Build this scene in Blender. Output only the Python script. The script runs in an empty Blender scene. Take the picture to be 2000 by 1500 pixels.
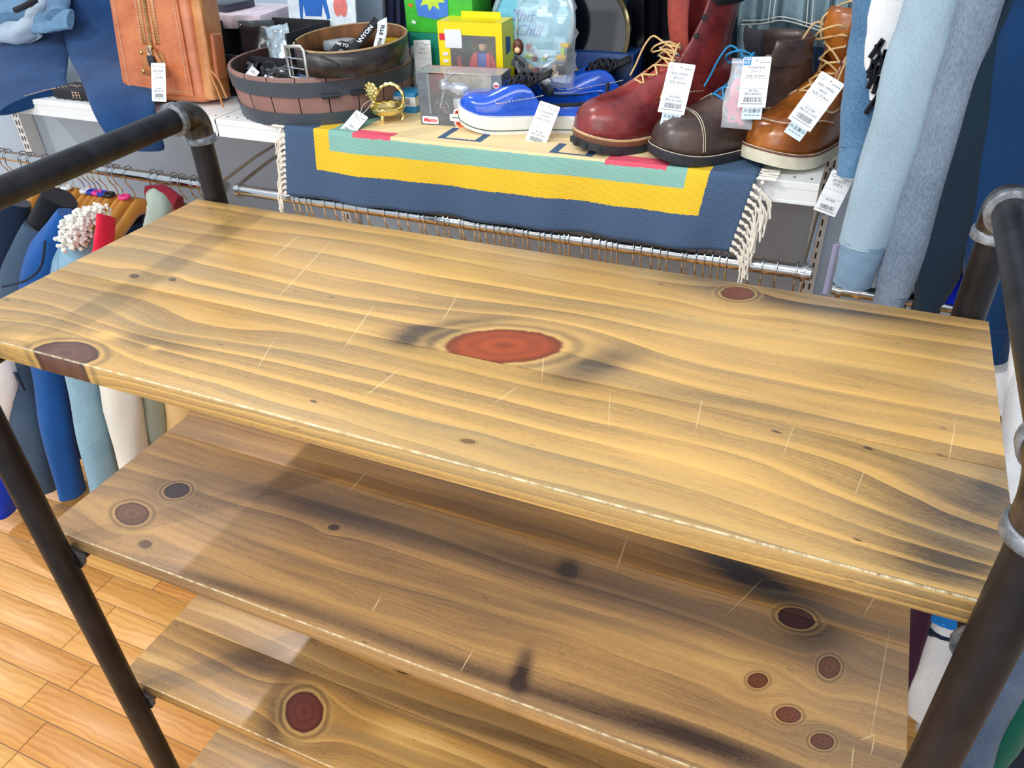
import bpy, bmesh, math, random
import numpy as np
from mathutils import Matrix, Vector
random.seed(7)
S = bpy.context.scene
C = bpy.data.collections.new('shop'); S.collection.children.link(C)
# ------------------------------------------------------------ camera, world, sun, exposure
ROT = ((0.916874, -0.20162, 0.344517), (0.397913, 0.530275, -0.748648), (-0.031746, 0.823504, 0.566422))
FPX = 1533.8
EYE = Vector((0, 0, 1.575))
cam_data = bpy.data.cameras.new('camera'); cam = bpy.data.objects.new('camera', cam_data); C.objects.link(cam)
cam_data.sensor_width = 36; cam_data.lens = FPX / 2000 * 36; cam_data.clip_start = .02
Q, _ = np.linalg.qr(np.array(ROT)); Q = Q * np.sign(np.sum(Q * np.array(ROT), axis=0))
R3 = Matrix([list(r) for r in Q])
cam.matrix_world = Matrix.Translation(EYE) @ R3.to_4x4()
S.camera = cam
S.view_settings.view_transform = 'Standard'; S.view_settings.look = 'None'
S.view_settings.gamma = 1; S.view_settings.use_curve_mapping = False
S.view_settings.exposure = 0.0
wd = bpy.data.worlds.new('world'); S.world = wd; wd.use_nodes = True
wd.node_tree.nodes['Background'].inputs[0].default_value = (0.86, 0.93, 1.0, 1)
wd.node_tree.nodes['Background'].inputs[1].default_value = .73
def sun(name, slope, e, col, ang):
    l = bpy.data.lights.new(name, 'SUN'); l.energy = e; l.color = col; l.angle = math.radians(ang)
    o = bpy.data.objects.new(name, l); C.objects.link(o)
    d = Vector((slope[0], slope[1], -1)).normalized()
    o.rotation_euler = d.to_track_quat('-Z', 'Y').to_euler()
sun('window_sun', (.79, .80), .9, (1.0, .95, .88), 1.2)
sun('window_glow', (.79, -.25), .65, (1.0, .95, .93), 1.2)
def area(name, loc, to, size, e, col=(1, 1, 1)):
    l = bpy.data.lights.new(name, 'AREA'); l.shape = 'RECTANGLE'; l.size, l.size_y = size; l.energy = e; l.color = col
    o = bpy.data.objects.new(name, l); C.objects.link(o); o.location = loc
    o.rotation_euler = (Vector(to) - Vector(loc)).to_track_quat('-Z', 'Y').to_euler()
area('overhead_fill', (-.6, -.6, 3.0), (-.5, .8, 1), (3, .5), 30)  # added area fill from above, no such lamp in view
area('shop_window', (-1.2, -2.6, 2.1), (-.5, 1.4, .9), (3.2, 2.0), 46, (.95, .98, 1))

# ------------------------------------------------------------ measuring helpers
def P(px, py, x=None, y=None, z=None):
    r = R3 @ Vector((px - 1000, -(py - 750), -FPX))
    k = x / r[0] if x is not None else (y / r[1] if y is not None else (z - EYE[2]) / r[2])
    return EYE + r * k
def proj(w):
    c = R3.transposed() @ (Vector(w) - EYE)
    return (1000 - FPX * c[0] / c[2], 750 + FPX * c[1] / c[2])

# ------------------------------------------------------------ object helpers
OFF = {}
def link(o, label=None, cat=None, group=None, kind=None):
    if label: o['label'] = label
    if cat: o['category'] = cat
    if group: o['group'] = group
    if kind: o['kind'] = kind
    return o
def thing(name, label, cat, loc=(0, 0, 0), group=None, kind=None):
    o = bpy.data.objects.new(name, None); C.objects.link(o); o.location = loc; o.empty_display_size = .05
    OFF[o.name] = Vector(loc)
    return link(o, label, cat, group, kind)
def copy_tree(o, parent=None):
    c = o.copy(); C.objects.link(c)
    if parent: c.parent = parent
    OFF[c.name] = OFF.get(o.name, Vector())
    for ch in list(o.children): copy_tree(ch, c)
    return c
def interp(tab, t):
    return float(np.interp(t, [a for a, b in tab], [b for a, b in tab]))
def catmull(pts, n=6):
    pts = [Vector(p) for p in pts]
    if len(pts) < 3: return pts
    out = []
    for i in range(len(pts) - 1):
        p0 = pts[max(i - 1, 0)]; p1 = pts[i]; p2 = pts[i + 1]; p3 = pts[min(i + 2, len(pts) - 1)]
        for k in range(n):
            t = k / n
            out.append(.5 * ((2 * p1) + (p2 - p0) * t + (2 * p0 - 5 * p1 + 4 * p2 - p3) * t * t + (3 * p1 - p0 - 3 * p2 + p3) * t ** 3))
    out.append(pts[-1]); return out
class MB:
    def __init__(s): s.v = []; s.f = []; s.uv = []
    def add(s, vs, fs, T=None):
        b = len(s.v)
        s.v += [(T @ Vector(v)) if T is not None else Vector(v) for v in vs]
        s.f += [tuple(b + i for i in f) for f in fs]; return s
    def box(s, c, d, T=None, bev=0, rz=0):
        x, y, z = d[0] / 2, d[1] / 2, d[2] / 2
        vs = []; R = Matrix.Rotation(rz, 3, 'Z')
        if bev <= 0:
            for sx in (-1, 1):
                for sy in (-1, 1):
                    for sz in (-1, 1): vs.append(Vector(c) + R @ Vector((sx * x, sy * y, sz * z)))
            fs = [(0, 1, 3, 2), (4, 6, 7, 5), (0, 4, 5, 1), (2, 3, 7, 6), (0, 2, 6, 4), (1, 5, 7, 3)]
        else:
            bm = bmesh.new(); bmesh.ops.create_cube(bm, size=1)
            for v in bm.verts: v.co = Vector((v.co.x * 2 * x, v.co.y * 2 * y, v.co.z * 2 * z))
            bmesh.ops.bevel(bm, geom=bm.edges[:], offset=bev, segments=2, affect='EDGES', profile=.5)
            bm.verts.index_update()
            vs = [Vector(c) + R @ v.co for v in bm.verts]; fs = [tuple(v.index for v in f.verts) for f in bm.faces]; bm.free()
        return s.add(vs, fs, T)
    def grid(s, rows, close=False, T=None):
        m = len(rows[0]); vs = [p for r in rows for p in r]; fs = []
        for i in range(len(rows) - 1):
            for j in range(m if close else m - 1):
                k = (j + 1) % m
                fs.append((i * m + j, i * m + k, (i + 1) * m + k, (i + 1) * m + j))
        return s.add(vs, fs, T)
    def rings(s, rows, T=None, cap=(True, True)):
        b = len(s.v); m = len(rows[0]); s.grid(rows, True, T)
        if cap[0]: s.f.append(tuple(b + j for j in range(m))[::-1])
        if cap[1]: s.f.append(tuple(b + (len(rows) - 1) * m + j for j in range(m)))
        return s
    def tube(s, pts, r, n=8, T=None, closed=False, flat=1.0):
        pts = [Vector(p) for p in pts]; rows = []
        N = len(pts); up = None
        for i, p in enumerate(pts):
            a = pts[(i - 1) % N] if closed else pts[max(i - 1, 0)]
            b = pts[(i + 1) % N] if closed else pts[min(i + 1, N - 1)]
            d = (b - a); d = d.normalized() if d.length > 1e-9 else Vector((0, 0, 1))
            if up is None:
                up = Vector((0, 0, 1)) if abs(d.z) < .9 else Vector((1, 0, 0))
            u = (up - d * up.dot(d))
            u = u.normalized() if u.length > 1e-6 else d.orthogonal().normalized()
            w = d.cross(u); up = u
            rr = r[i] if isinstance(r, (list, tuple)) else r
            rows.append([p + (u * math.cos(k / n * 6.28318) * flat + w * math.sin(k / n * 6.28318)) * rr for k in range(n)])
        if closed:
            rows.append(rows[0]); return s.grid(rows, True, T)
        return s.rings(rows, T)
    def cyl(s, a, b, r, n=24, r2=None):
        a, b = Vector(a), Vector(b); return s.tube([a, b], [r, r if r2 is None else r2], n)
    def lathe(s, prof, c=(0, 0, 0), n=48, sx=1, sy=1, T=None, rz=0, cap=True):
        rows = []
        for r, z in prof:
            row = []
            for k in range(n):
                a = k / n * 2 * math.pi; x, y = r * sx * math.cos(a), r * sy * math.sin(a)
                row.append(Vector(c) + Vector((x * math.cos(rz) - y * math.sin(rz), x * math.sin(rz) + y * math.cos(rz), z)))
            rows.append(row)
        return s.rings(rows, T, cap=(cap, cap))
    def ext(s, poly, h, T=None):
        """polygon in xy, thickness along +z"""
        m = len(poly); vs = [(x, y, 0) for x, y in poly] + [(x, y, h) for x, y in poly]
        fs = [tuple(range(m))[::-1], tuple(range(m, 2 * m))] + [(i, (i + 1) % m, m + (i + 1) % m, m + i) for i in range(m)]
        return s.add(vs, fs, T)
    def sphere(s, c, r, n=12, T=None):
        r = r if isinstance(r, (tuple, list)) else (r, r, r); rows = []
        for i in range(n + 1):
            a = math.pi * i / n
            rows.append([Vector(c) + Vector((r[0] * math.sin(a) * math.cos(2 * math.pi * k / (n * 2)), r[1] * math.sin(a) * math.sin(2 * math.pi * k / (n * 2)), -r[2] * math.cos(a))) for k in range(n * 2)])
        return s.grid(rows, True, T)
    def build(s, name, mat, parent=None, label=None, cat=None, group=None, kind=None, smooth=True, uv=None, solid=0, angle=40, subd=0):
        off = Vector()
        if parent is not None: off = OFF[parent.name]
        elif s.v:
            a = np.array([tuple(v) for v in s.v]); off = Vector(((a[:, 0].min() + a[:, 0].max()) / 2, (a[:, 1].min() + a[:, 1].max()) / 2, a[:, 2].min()))
        me = bpy.data.meshes.new(name); me.from_pydata([tuple(v - off) for v in s.v], [], s.f); me.validate()
        bm = bmesh.new(); bm.from_mesh(me); bmesh.ops.remove_doubles(bm, verts=bm.verts, dist=1e-6)
        bmesh.ops.recalc_face_normals(bm, faces=bm.faces); bm.to_mesh(me); bm.free()
        if smooth: me.shade_smooth(); me.set_sharp_from_angle(angle=math.radians(angle))
        me.materials.append(mat)
        if uv:
            L = me.uv_layers.new(name='UVMap')
            for lp in me.loops: L.data[lp.index].uv = uv(me.vertices[lp.vertex_index].co + off)
        o = bpy.data.objects.new(name, me); C.objects.link(o); OFF[o.name] = off
        if parent is not None: o.parent = parent
        else: o.location = off
        if solid:
            m = o.modifiers.new('s', 'SOLIDIFY'); m.thickness = solid; m.offset = -1
        if subd:
            m = o.modifiers.new('d', 'SUBSURF'); m.levels = m.render_levels = subd
        return link(o, label, cat, group, kind)
def XF(loc, rz=0, rx=0, ry=0):
    return Matrix.Translation(Vector(loc)) @ Matrix.Rotation(rz, 4, 'Z') @ Matrix.Rotation(ry, 4, 'Y') @ Matrix.Rotation(rx, 4, 'X')
_tc = {}
def text(mb, s, size, T, depth=.0002, align='CENTER', bold=0, italic=0):
    key = (s, align, bold, italic)
    if key not in _tc:
        cu = bpy.data.curves.new('t', 'FONT'); cu.body = s; cu.size = 1; cu.align_x = align; cu.align_y = 'CENTER'; cu.offset = bold; cu.shear = italic
        cu.resolution_u = 2
        o = bpy.data.objects.new('t', cu); me = bpy.data.meshes.new_from_object(o)
        _tc[key] = ([tuple(v.co) for v in me.vertices], [tuple(p.vertices) for p in me.polygons])
        bpy.data.objects.remove(o); bpy.data.meshes.remove(me); bpy.data.curves.remove(cu)
    vs, fs = _tc[key]
    mb.add([(x * size, y * size, depth) for x, y, z in vs], fs, T)

# ------------------------------------------------------------ node expression helper
class X:
    nt = None
    def __init__(s, k): s.k = k
    def _m(op, *a, clamp=False):
        n = X.nt.nodes.new('ShaderNodeMath'); n.operation = op; n.use_clamp = clamp
        for i, v in enumerate(a):
            if isinstance(v, X): X.nt.links.new(v.k, n.inputs[i])
            else: n.inputs[i].default_value = v
        return X(n.outputs[0])
    def __add__(s, o): return X._m('ADD', s, o)
    __radd__ = __add__
    def __sub__(s, o): return X._m('SUBTRACT', s, o)
    def __rsub__(s, o): return X._m('SUBTRACT', o, s)
    def __mul__(s, o): return X._m('MULTIPLY', s, o)
    __rmul__ = __mul__
    def __truediv__(s, o): return X._m('DIVIDE', s, o)
def xmax(a, b): return X._m('MAXIMUM', a, b)
def xmin(a, b): return X._m('MINIMUM', a, b)
def xexp(a): return X._m('EXPONENT', a)
def xfrac(a): return X._m('FRACT', a)
def xclamp(a): return X._m('ADD', a, 0.0, clamp=True)
def xabs(a): return X._m('ABSOLUTE', a)
def xgt(a, b): return X._m('GREATER_THAN', a, b)
def xstep(a, lo, hi):
    n = X.nt.nodes.new('ShaderNodeMapRange'); n.interpolation_type = 'SMOOTHSTEP'
    X.nt.links.new(a.k, n.inputs[0]); n.inputs[1].default_value = lo; n.inputs[2].default_value = hi
    return X(n.outputs[0])
def xvec(x, y, z=0.0):
    n = X.nt.nodes.new('ShaderNodeCombineXYZ')
    for i, v in enumerate((x, y, z)):
        if isinstance(v, X): X.nt.links.new(v.k, n.inputs[i])
        else: n.inputs[i].default_value = v
    return X(n.outputs[0])
def xnoise(v, scale=1, detail=2, rough=.5, dist=0, typ='ShaderNodeTexNoise'):
    n = X.nt.nodes.new(typ); X.nt.links.new(v.k, n.inputs['Vector']); n.inputs['Scale'].default_value = scale
    if typ == 'ShaderNodeTexNoise':
        n.inputs['Detail'].default_value = detail; n.inputs['Roughness'].default_value = rough; n.inputs['Distortion'].default_value = dist
    return X(n.outputs[0])
def xmix(f, a, b):
    n = X.nt.nodes.new('ShaderNodeMix'); n.data_type = 'RGBA'
    for sk, v in ((n.inputs[0], f), (n.inputs[6], a), (n.inputs[7], b)):
        if isinstance(v, X): X.nt.links.new(v.k, sk)
        elif isinstance(v, tuple): sk.default_value = (*v, 1)
        else: sk.default_value = v
    return X(n.outputs[2])
def xramp(f, stops):
    n = X.nt.nodes.new('ShaderNodeValToRGB'); X.nt.links.new(f.k, n.inputs[0]); e = n.color_ramp.elements
    while len(e) < len(stops): e.new(.5)
    for el, (p, c) in zip(e, stops): el.position = p; el.color = (*c, 1)
    return X(n.outputs[0])
def start(name):
    m = bpy.data.materials.new(name); m.use_nodes = True; X.nt = m.node_tree
    b = m.node_tree.nodes['Principled BSDF']
    tc = m.node_tree.nodes.new('ShaderNodeTexCoord')
    return m, b, tc
def sep(sock):
    n = X.nt.nodes.new('ShaderNodeSeparateXYZ'); X.nt.links.new(sock, n.inputs[0]); return X(n.outputs[0]), X(n.outputs[1]), X(n.outputs[2])
def bump(b, h, strength, dist=.001):
    n = X.nt.nodes.new('ShaderNodeBump'); n.inputs['Strength'].default_value = strength; n.inputs['Distance'].default_value = dist
    X.nt.links.new(h.k, n.inputs['Height']); X.nt.links.new(n.outputs[0], b.inputs['Normal'])
def c8(r, g, b):
    return tuple(((v / 255) / 12.92 if v / 255 <= .04045 else ((v / 255 + .055) / 1.055) ** 2.4) for v in (r, g, b))
_mc = {}
def plain(name, col, rough=.5, metal=0, var=.12, scale=40, bmp=.15, spec=.5, coat=0, alpha=1, trans=0, sheen=0, stretch=(1, 1, 1), ior=None):
    key = (name, col)
    if key in _mc: return _mc[key]
    m, b, tc = start(name)
    x, y, z = sep(tc.outputs['Object'])
    v = xvec(x * stretch[0], y * stretch[1], z * stretch[2])
    n = xnoise(v, scale, 4, .6)
    lo = tuple(max(0, c * (1 - var)) for c in col); hi = tuple(min(1, c * (1 + var)) for c in col)
    X.nt.links.new(xmix(xstep(n, .3, .7), lo, hi).k, b.inputs['Base Color'])
    b.inputs['Roughness'].default_value = rough; b.inputs['Metallic'].default_value = metal
    b.inputs['Specular IOR Level'].default_value = spec; b.inputs['Coat Weight'].default_value = coat
    b.inputs['Alpha'].default_value = alpha; b.inputs['Transmission Weight'].default_value = trans
    b.inputs['Sheen Weight'].default_value = sheen
    if ior: b.inputs['IOR'].default_value = ior
    if bmp: bump(b, n, bmp)
    _mc[key] = m; return m
def cloth(name, col, weave=900, var=.15, rough=.9, fade=None):
    """woven or knitted cloth: fine threads plus soft mottling; fade = lighter colour for worn denim"""
    key = (name, col)
    if key in _mc: return _mc[key]
    m, b, tc = start(name)
    x, y, z = sep(tc.outputs['Object'])
    fine = xnoise(xvec(x * 1.0, y * 1.0, z * .35), weave, 2, .6); big = xnoise(xvec(x, y, z), 9, 4, .6)
    f = xclamp(xstep(fine, .3, .7) * .55 + xstep(big, .3, .75) * .45)
    lo = tuple(c * (1 - var) for c in col); hi = fade if fade else tuple(min(1, c * (1 + var)) for c in col)
    X.nt.links.new(xmix(f, lo, hi).k, b.inputs['Base Color'])
    b.inputs['Roughness'].default_value = rough; b.inputs['Specular IOR Level'].default_value = .2
    b.inputs['Sheen Weight'].default_value = .15
    bump(b, fine + xnoise(xvec(x, y, z * .5), 25, 3, .6) * 3.0, .35)
    _mc[key] = m; return m
def ellipse(x, y, z, px, py, a, b_, rot=0):
    """radius field (1 on the outline) of a mark measured in the photograph, as an ellipse lying on the board"""
    c = P(px, py, z=z); p0 = proj(c); e = .002
    jx = [(u - v) / e for u, v in zip(proj(c + Vector((e, 0, 0))), p0)]; jy = [(u - v) / e for u, v in zip(proj(c + Vector((0, e, 0))), p0)]
    ca, sa = math.cos(math.radians(rot)), math.sin(math.radians(rot))
    m = [[(ca * jx[0] + sa * jx[1]) / a, (ca * jy[0] + sa * jy[1]) / a], [(-sa * jx[0] + ca * jx[1]) / b_, (-sa * jy[0] + ca * jy[1]) / b_]]
    dx, dy = x - c.x, y - c.y
    u = dx * m[0][0] + dy * m[0][1]; v = dx * m[1][0] + dy * m[1][1]
    return X._m('SQRT', u * u + v * v), c
# ------------------------------------------------------------ wood of the rack boards
def wood(name, ztop, root, seed, pal, knots=(), darks=(), lights=(), flames=(), scratches=(), freq=34, band=.6, rough=.36, dash=0, grey=c8(158, 138, 100), edge=True):
    m, b, tc = start(name)
    x, y, z = sep(tc.outputs['Object'])
    x = x + root.x; y = y + root.y; zz = (z + root.z) - ztop
    ys = y - zz * 3.2
    # growth-ring field: flows along x, parts around the knots, folds into flames
    w = ys + (xnoise(xvec(x * 1.3, ys * 4.5, seed), 1.6, 2, .5) - .5) * .055 + (xnoise(xvec(x * 7, ys * 22, seed + 3), 1, 3, .6) - .5) * .006
    masks = []
    for (px, py, a, b_, rot, spread, power, tone) in knots:
        r, c = ellipse(x, y, ztop, px, py, a, b_, rot)
        g = xexp(r * r * (-1.0 / (spread * spread)))
        w = w + (c.y - w) * g * power
        masks.append((r, tone))
    for (px, py, a, b_, rot, amp) in flames:
        r, c = ellipse(x, y, ztop, px, py, a, b_, rot)
        w = w + xexp(r * r * -1.0) * amp
    fine = xnoise(xvec(x * 10, w * 620, seed + 1), 1, 3, .65)
    med = xnoise(xvec(x * 2.2, w * 120, seed + 2), 1, 3, .6)
    blot = xnoise(xvec(x * 3.2, ys * 11, seed + 5), 1, 4, .6)
    t = xfrac(w * freq + seed * .37 + (med - .5) * .12)
    L = (1.0 - xstep(t, .03, .42)) * (.25 + xstep(blot, .3, .68) * .75)
    speck = xnoise(xvec(x * 170, y * 1300 - zz * 900, seed), 1, 2, .7)
    s = .46 - L * (band * .42) + xstep(t, .45, 1.0) * band * .12 + (med - .5) * .34 + (fine - .5) * .40 + (speck - .5) * .5 + (blot - .5) * .50
    stain = xnoise(xvec(x * 2.0 + 3.0, w * 26, seed + 7), 1, 4, .6)
    for (px, py, a, b_, rot, amt) in darks:
        r, c = ellipse(x, y, ztop, px, py, a, b_, rot)
        rr = r + (blot - .5) * .9 + (med - .5) * .5
        s = s + xexp(rr * rr * -1.0) * amt
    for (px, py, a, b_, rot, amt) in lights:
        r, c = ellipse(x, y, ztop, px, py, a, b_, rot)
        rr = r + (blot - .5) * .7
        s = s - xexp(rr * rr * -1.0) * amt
    if dash:
        n = X.nt.nodes.new('ShaderNodeTexVoronoi'); n.feature = 'F1'; n.inputs['Scale'].default_value = 1
        X.nt.links.new(xvec(x * 15, w * 42, seed).k, n.inputs['Vector'])
        pp = xnoise(xvec(x * 4, ys * 12, seed + 9), 1, 1)
        d2 = n.outputs['Distance']
        s = s + (1.0 - xstep(X(d2) + xnoise(xvec(x * 60, w * 500, 1), 1, 1) * .10, .085, .14)) * xstep(pp, .42, .5) * dash
    s = xclamp(s)
    col = xramp(s, [(0, pal[0]), (.33, pal[1]), (.62, pal[2]), (1, pal[3])])
    col = xmix(xstep(stain, .46, .70) * .5, col, grey)
    for r, tone in masks:
        wob = r + (blot - .5) * .22 + (xnoise(xvec(x * 50, y * 50, seed), 1, 3, .7) - .5) * .22
        rings = X._m('SINE', wob * 15.0 + (med - .5) * 3.0) * .5 + .5
        halo = xexp((wob - 1.22) * (wob - 1.22) * -22.0)
        col = xmix(halo * .5, col, pal[3])
        col = xmix(xexp((wob - 1.07) * (wob - 1.07) * -120.0) * .38, col, pal[0])
        col = xmix(xexp((wob - 1.42) * (wob - 1.42) * -70.0) * .22, col, pal[0])
        kc = xmix(xclamp(rings * .38 + xstep(wob, .5, 1.0) * .45), tone, tuple(v * .38 for v in tone))
        kc = xmix((1.0 - xstep(wob, .0, .2)) * .5, kc, tuple(v * .4 for v in tone))
        col = xmix(1.0 - xstep(wob, .93, 1.03), col, kc)
    for (px, py, a, b_, rot) in scratches:
        r, c = ellipse(x, y, ztop, px, py, a, b_, rot)
        col = xmix((1.0 - xstep(r, .6, 1.1)) * .55, col, c8(246, 226, 176))
    if edge:  # worn front edge together with its bright specular line, painted into the colour
        wear_glint = xstep(xnoise(xvec(x * 60, 2.0), 1, 4, .8), .36, .62)
        col = xmix((1.0 - xstep(xabs(y - YF) + xabs(zz), .0008, .0020)) * wear_glint * .75, col, c8(250, 238, 200))
    X.nt.links.new(col.k, b.inputs['Base Color'])
    b.inputs['Roughness'].default_value = rough; b.inputs['Specular IOR Level'].default_value = .55
    b.inputs['Coat Weight'].default_value = .15; b.inputs['Coat Roughness'].default_value = .25
    bump(b, fine * .6 + med, .12, .0006)
    return m
PAL_TOP = [c8(236, 190, 108), c8(216, 170, 98), c8(168, 134, 84), c8(84, 68, 52)]
PAL_MID = [c8(224, 180, 112), c8(190, 148, 94), c8(140, 110, 78), c8(62, 48, 44)]
PAL_LOW = [c8(236, 192, 120), c8(196, 148, 80), c8(140, 106, 64), c8(64, 46, 36)]
XL, XR, YF, YB = -.951, .170, .464, .894
ZT = (1.125, .796, .455, .120)
TH = .0255
rack = thing('display_rack', 'dark iron pipe rack with four stained pine shelves standing in the foreground', 'rack', (-.39, .68, 0))
RO = OFF[rack.name]
RED = c8(166, 70, 20); PUR = c8(108, 70, 56)
top_kn = [(982, 675, 116, 33, 0, 1.75, .93, RED), (128, 690, 66, 24, 0, 1.7, .85, PUR), (1441, 573, 34, 13, 3, 2.3, .9, c8(124, 62, 40)),
          (262, 539, 9, 4, 0, 3, .8, c8(110, 84, 52)), (337, 546, 8, 3.5, 0, 3, .8, c8(110, 84, 52)), (915, 862, 15, 4.5, 8, 3, .8, c8(128, 100, 60))]
top_dk = [(830, 652, 70, 20, -4, .5), (900, 632, 90, 9, -6, .4), (1165, 712, 85, 28, -14, .55), (800, 665, 30, 12, 0, .35), (1420, 555, 110, 12, 8, .6), (1620, 600, 230, 16, 8, .45),
          (1880, 1020, 190, 110, 0, .42), (1850, 1110, 100, 40, 10, .35), (300, 665, 90, 22, 10, .3), (1480, 790, 260, 15, 8, .22), (930, 600, 250, 14, 2, .2), (1950, 940, 50, 40, 0, .3)]
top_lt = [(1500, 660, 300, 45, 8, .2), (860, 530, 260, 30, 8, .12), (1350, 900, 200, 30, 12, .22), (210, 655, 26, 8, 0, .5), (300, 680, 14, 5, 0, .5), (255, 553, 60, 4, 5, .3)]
top_fl = [(2050, 1060, 560, 110, 12, .062), (370, 640, 170, 34, 6, .028), (60, 640, 130, 60, 0, -.03), (1650, 745, 420, 26, 8, .012)]
top_sc = [(700, 640, 60, 1.1, -55), (880, 600, 40, 1.0, -60), (750, 745, 50, 1.2, -38), (1060, 720, 26, 1, -85), (1365, 810, 34, 1.4, -78), (1680, 940, 30, 1, -70), (1860, 860, 46, 1.2, -80),
          (520, 690, 40, 1, -60), (990, 770, 34, 1, -36), (1190, 800, 40, 1, -88), (560, 480, 40, 1, -40), (600, 520, 90, .9, -47), (1540, 860, 40, .9, -70)]
mid_kn = [(258, 1003, 34, 22, 0, 2.2, .9, c8(126, 84, 62)), (345, 958, 26, 15, -10, 1.5, .8, c8(64, 44, 44)), (284, 1063, 13, 8, 0, 2.6, .8, c8(110, 80, 56)),
          (1555, 1207, 38, 20, 14, 2.4, .9, c8(76, 40, 34)), (1620, 1303, 22, 22, 0, 2.4, .9, c8(120, 72, 44)), (1480, 1329, 20, 15, 0, 2.4, .9, c8(120, 70, 44)),
          (1540, 1396, 25, 16, 8, 2.2, .9, c8(124, 70, 48)), (1606, 1448, 24, 16, 8, 2.2, .9, c8(112, 68, 50)), (652, 1030, 12, 6, 0, 2.2, .7, c8(80, 60, 50))]
mid_dk = [(1050, 1110, 420, 24, 17, .34), (640, 1000, 200, 34, 14, .38), (1000, 1335, 480, 16, 19, .42), (1360, 1440, 200, 20, 20, .5), (1110, 1112, 22, 20, 0, .5), (1020, 1310, 16, 40, 16, .55),
          (1470, 1130, 130, 24, 26, .8), (345, 958, 60, 30, 0, .3), (1590, 1240, 60, 30, 20, .4), (1750, 1100, 200, 40, 10, .15), (420, 1140, 200, 12, 16, .3)]
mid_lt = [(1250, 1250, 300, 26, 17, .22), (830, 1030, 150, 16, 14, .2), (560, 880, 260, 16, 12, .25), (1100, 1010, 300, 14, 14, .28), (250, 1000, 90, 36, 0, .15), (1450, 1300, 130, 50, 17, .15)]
mid_sc = [(912, 1290, 30, 1.2, -60), (1215, 1080, 44, 1.2, -72), (735, 1180, 20, 1.3, -60), (1720, 1330, 120, .9, -80), (700, 940, 30, 1, -50), (1700, 1180, 30, 1, -60),
          (1665, 1480, 28, 1.4, -85), (1695, 1440, 18, 1.4, -20), (1705, 1455, 20, 1.4, -80), (1450, 1170, 60, .8, -45)]
low_kn = [(594, 1390, 38, 41, 0, 1.9, .93, c8(112, 56, 46)), (790, 1307, 17, 10, 10, 2.2, .8, c8(110, 70, 44))]
low_dk = [(500, 1300, 90, 26, 12, .4), (1000, 1440, 400, 22, 18, .3), (700, 1400, 60, 40, 0, .2), (540, 1400, 26, 60, 10, .35)]
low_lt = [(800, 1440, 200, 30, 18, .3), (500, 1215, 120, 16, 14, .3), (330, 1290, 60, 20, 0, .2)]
bands = [[(.464, .6262), (.6268, .894)], [(.464, .6995), (.700, .894)], [(.464, .5865), (.5870, .894)], [(.464, .66), (.6605, .894)]]
for k, zt in enumerate(ZT):
    for j, (y0, y1) in enumerate(bands[k]):
        kn, dk, lt, fl, sc = [(top_kn, top_dk, top_lt, top_fl, top_sc), (mid_kn, mid_dk, mid_lt, [(700, 1180, 300, 20, 15, .01)], mid_sc), (low_kn, low_dk, low_lt, [], []), ([], [], [], [], [])][k]
        # a knot stays on its own board, cut off at the glue line as in the photograph
        kk = [q for q in kn if y0 - .012 <= P(q[0], q[1], z=zt).y <= y1 + .004 or (j == 0 and P(q[0], q[1], z=zt).y < y0)]
        pal = [PAL_TOP, PAL_MID, PAL_LOW, PAL_LOW][k]
        if k == 1 and j == 1: pal = [c8(214, 164, 90), c8(178, 130, 68), c8(126, 92, 54), c8(48, 36, 30)]
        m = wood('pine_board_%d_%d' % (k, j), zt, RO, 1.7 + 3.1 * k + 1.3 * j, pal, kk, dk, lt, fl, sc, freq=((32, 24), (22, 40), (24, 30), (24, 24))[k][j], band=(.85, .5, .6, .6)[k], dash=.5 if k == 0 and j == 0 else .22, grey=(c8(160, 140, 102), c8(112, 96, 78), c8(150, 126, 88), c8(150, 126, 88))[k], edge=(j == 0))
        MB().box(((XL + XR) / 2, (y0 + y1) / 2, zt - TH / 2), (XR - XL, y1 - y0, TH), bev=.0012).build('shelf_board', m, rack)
iron = plain('dark_iron', c8(52, 51, 55), .42, .75, .35, 30, .06, stretch=(1, 1, .3))
iron2 = plain('worn_iron', c8(86, 80, 76), .38, .85, .5, 60, .25)
weld = plain('weld_grey', c8(130, 134, 140), .45, .6, .4, 120, .5)
PX = [[-.908, -.932], [.152, .152]]; PY = [.441, .914]; PR = .0176; ZR = 1.2565
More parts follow.
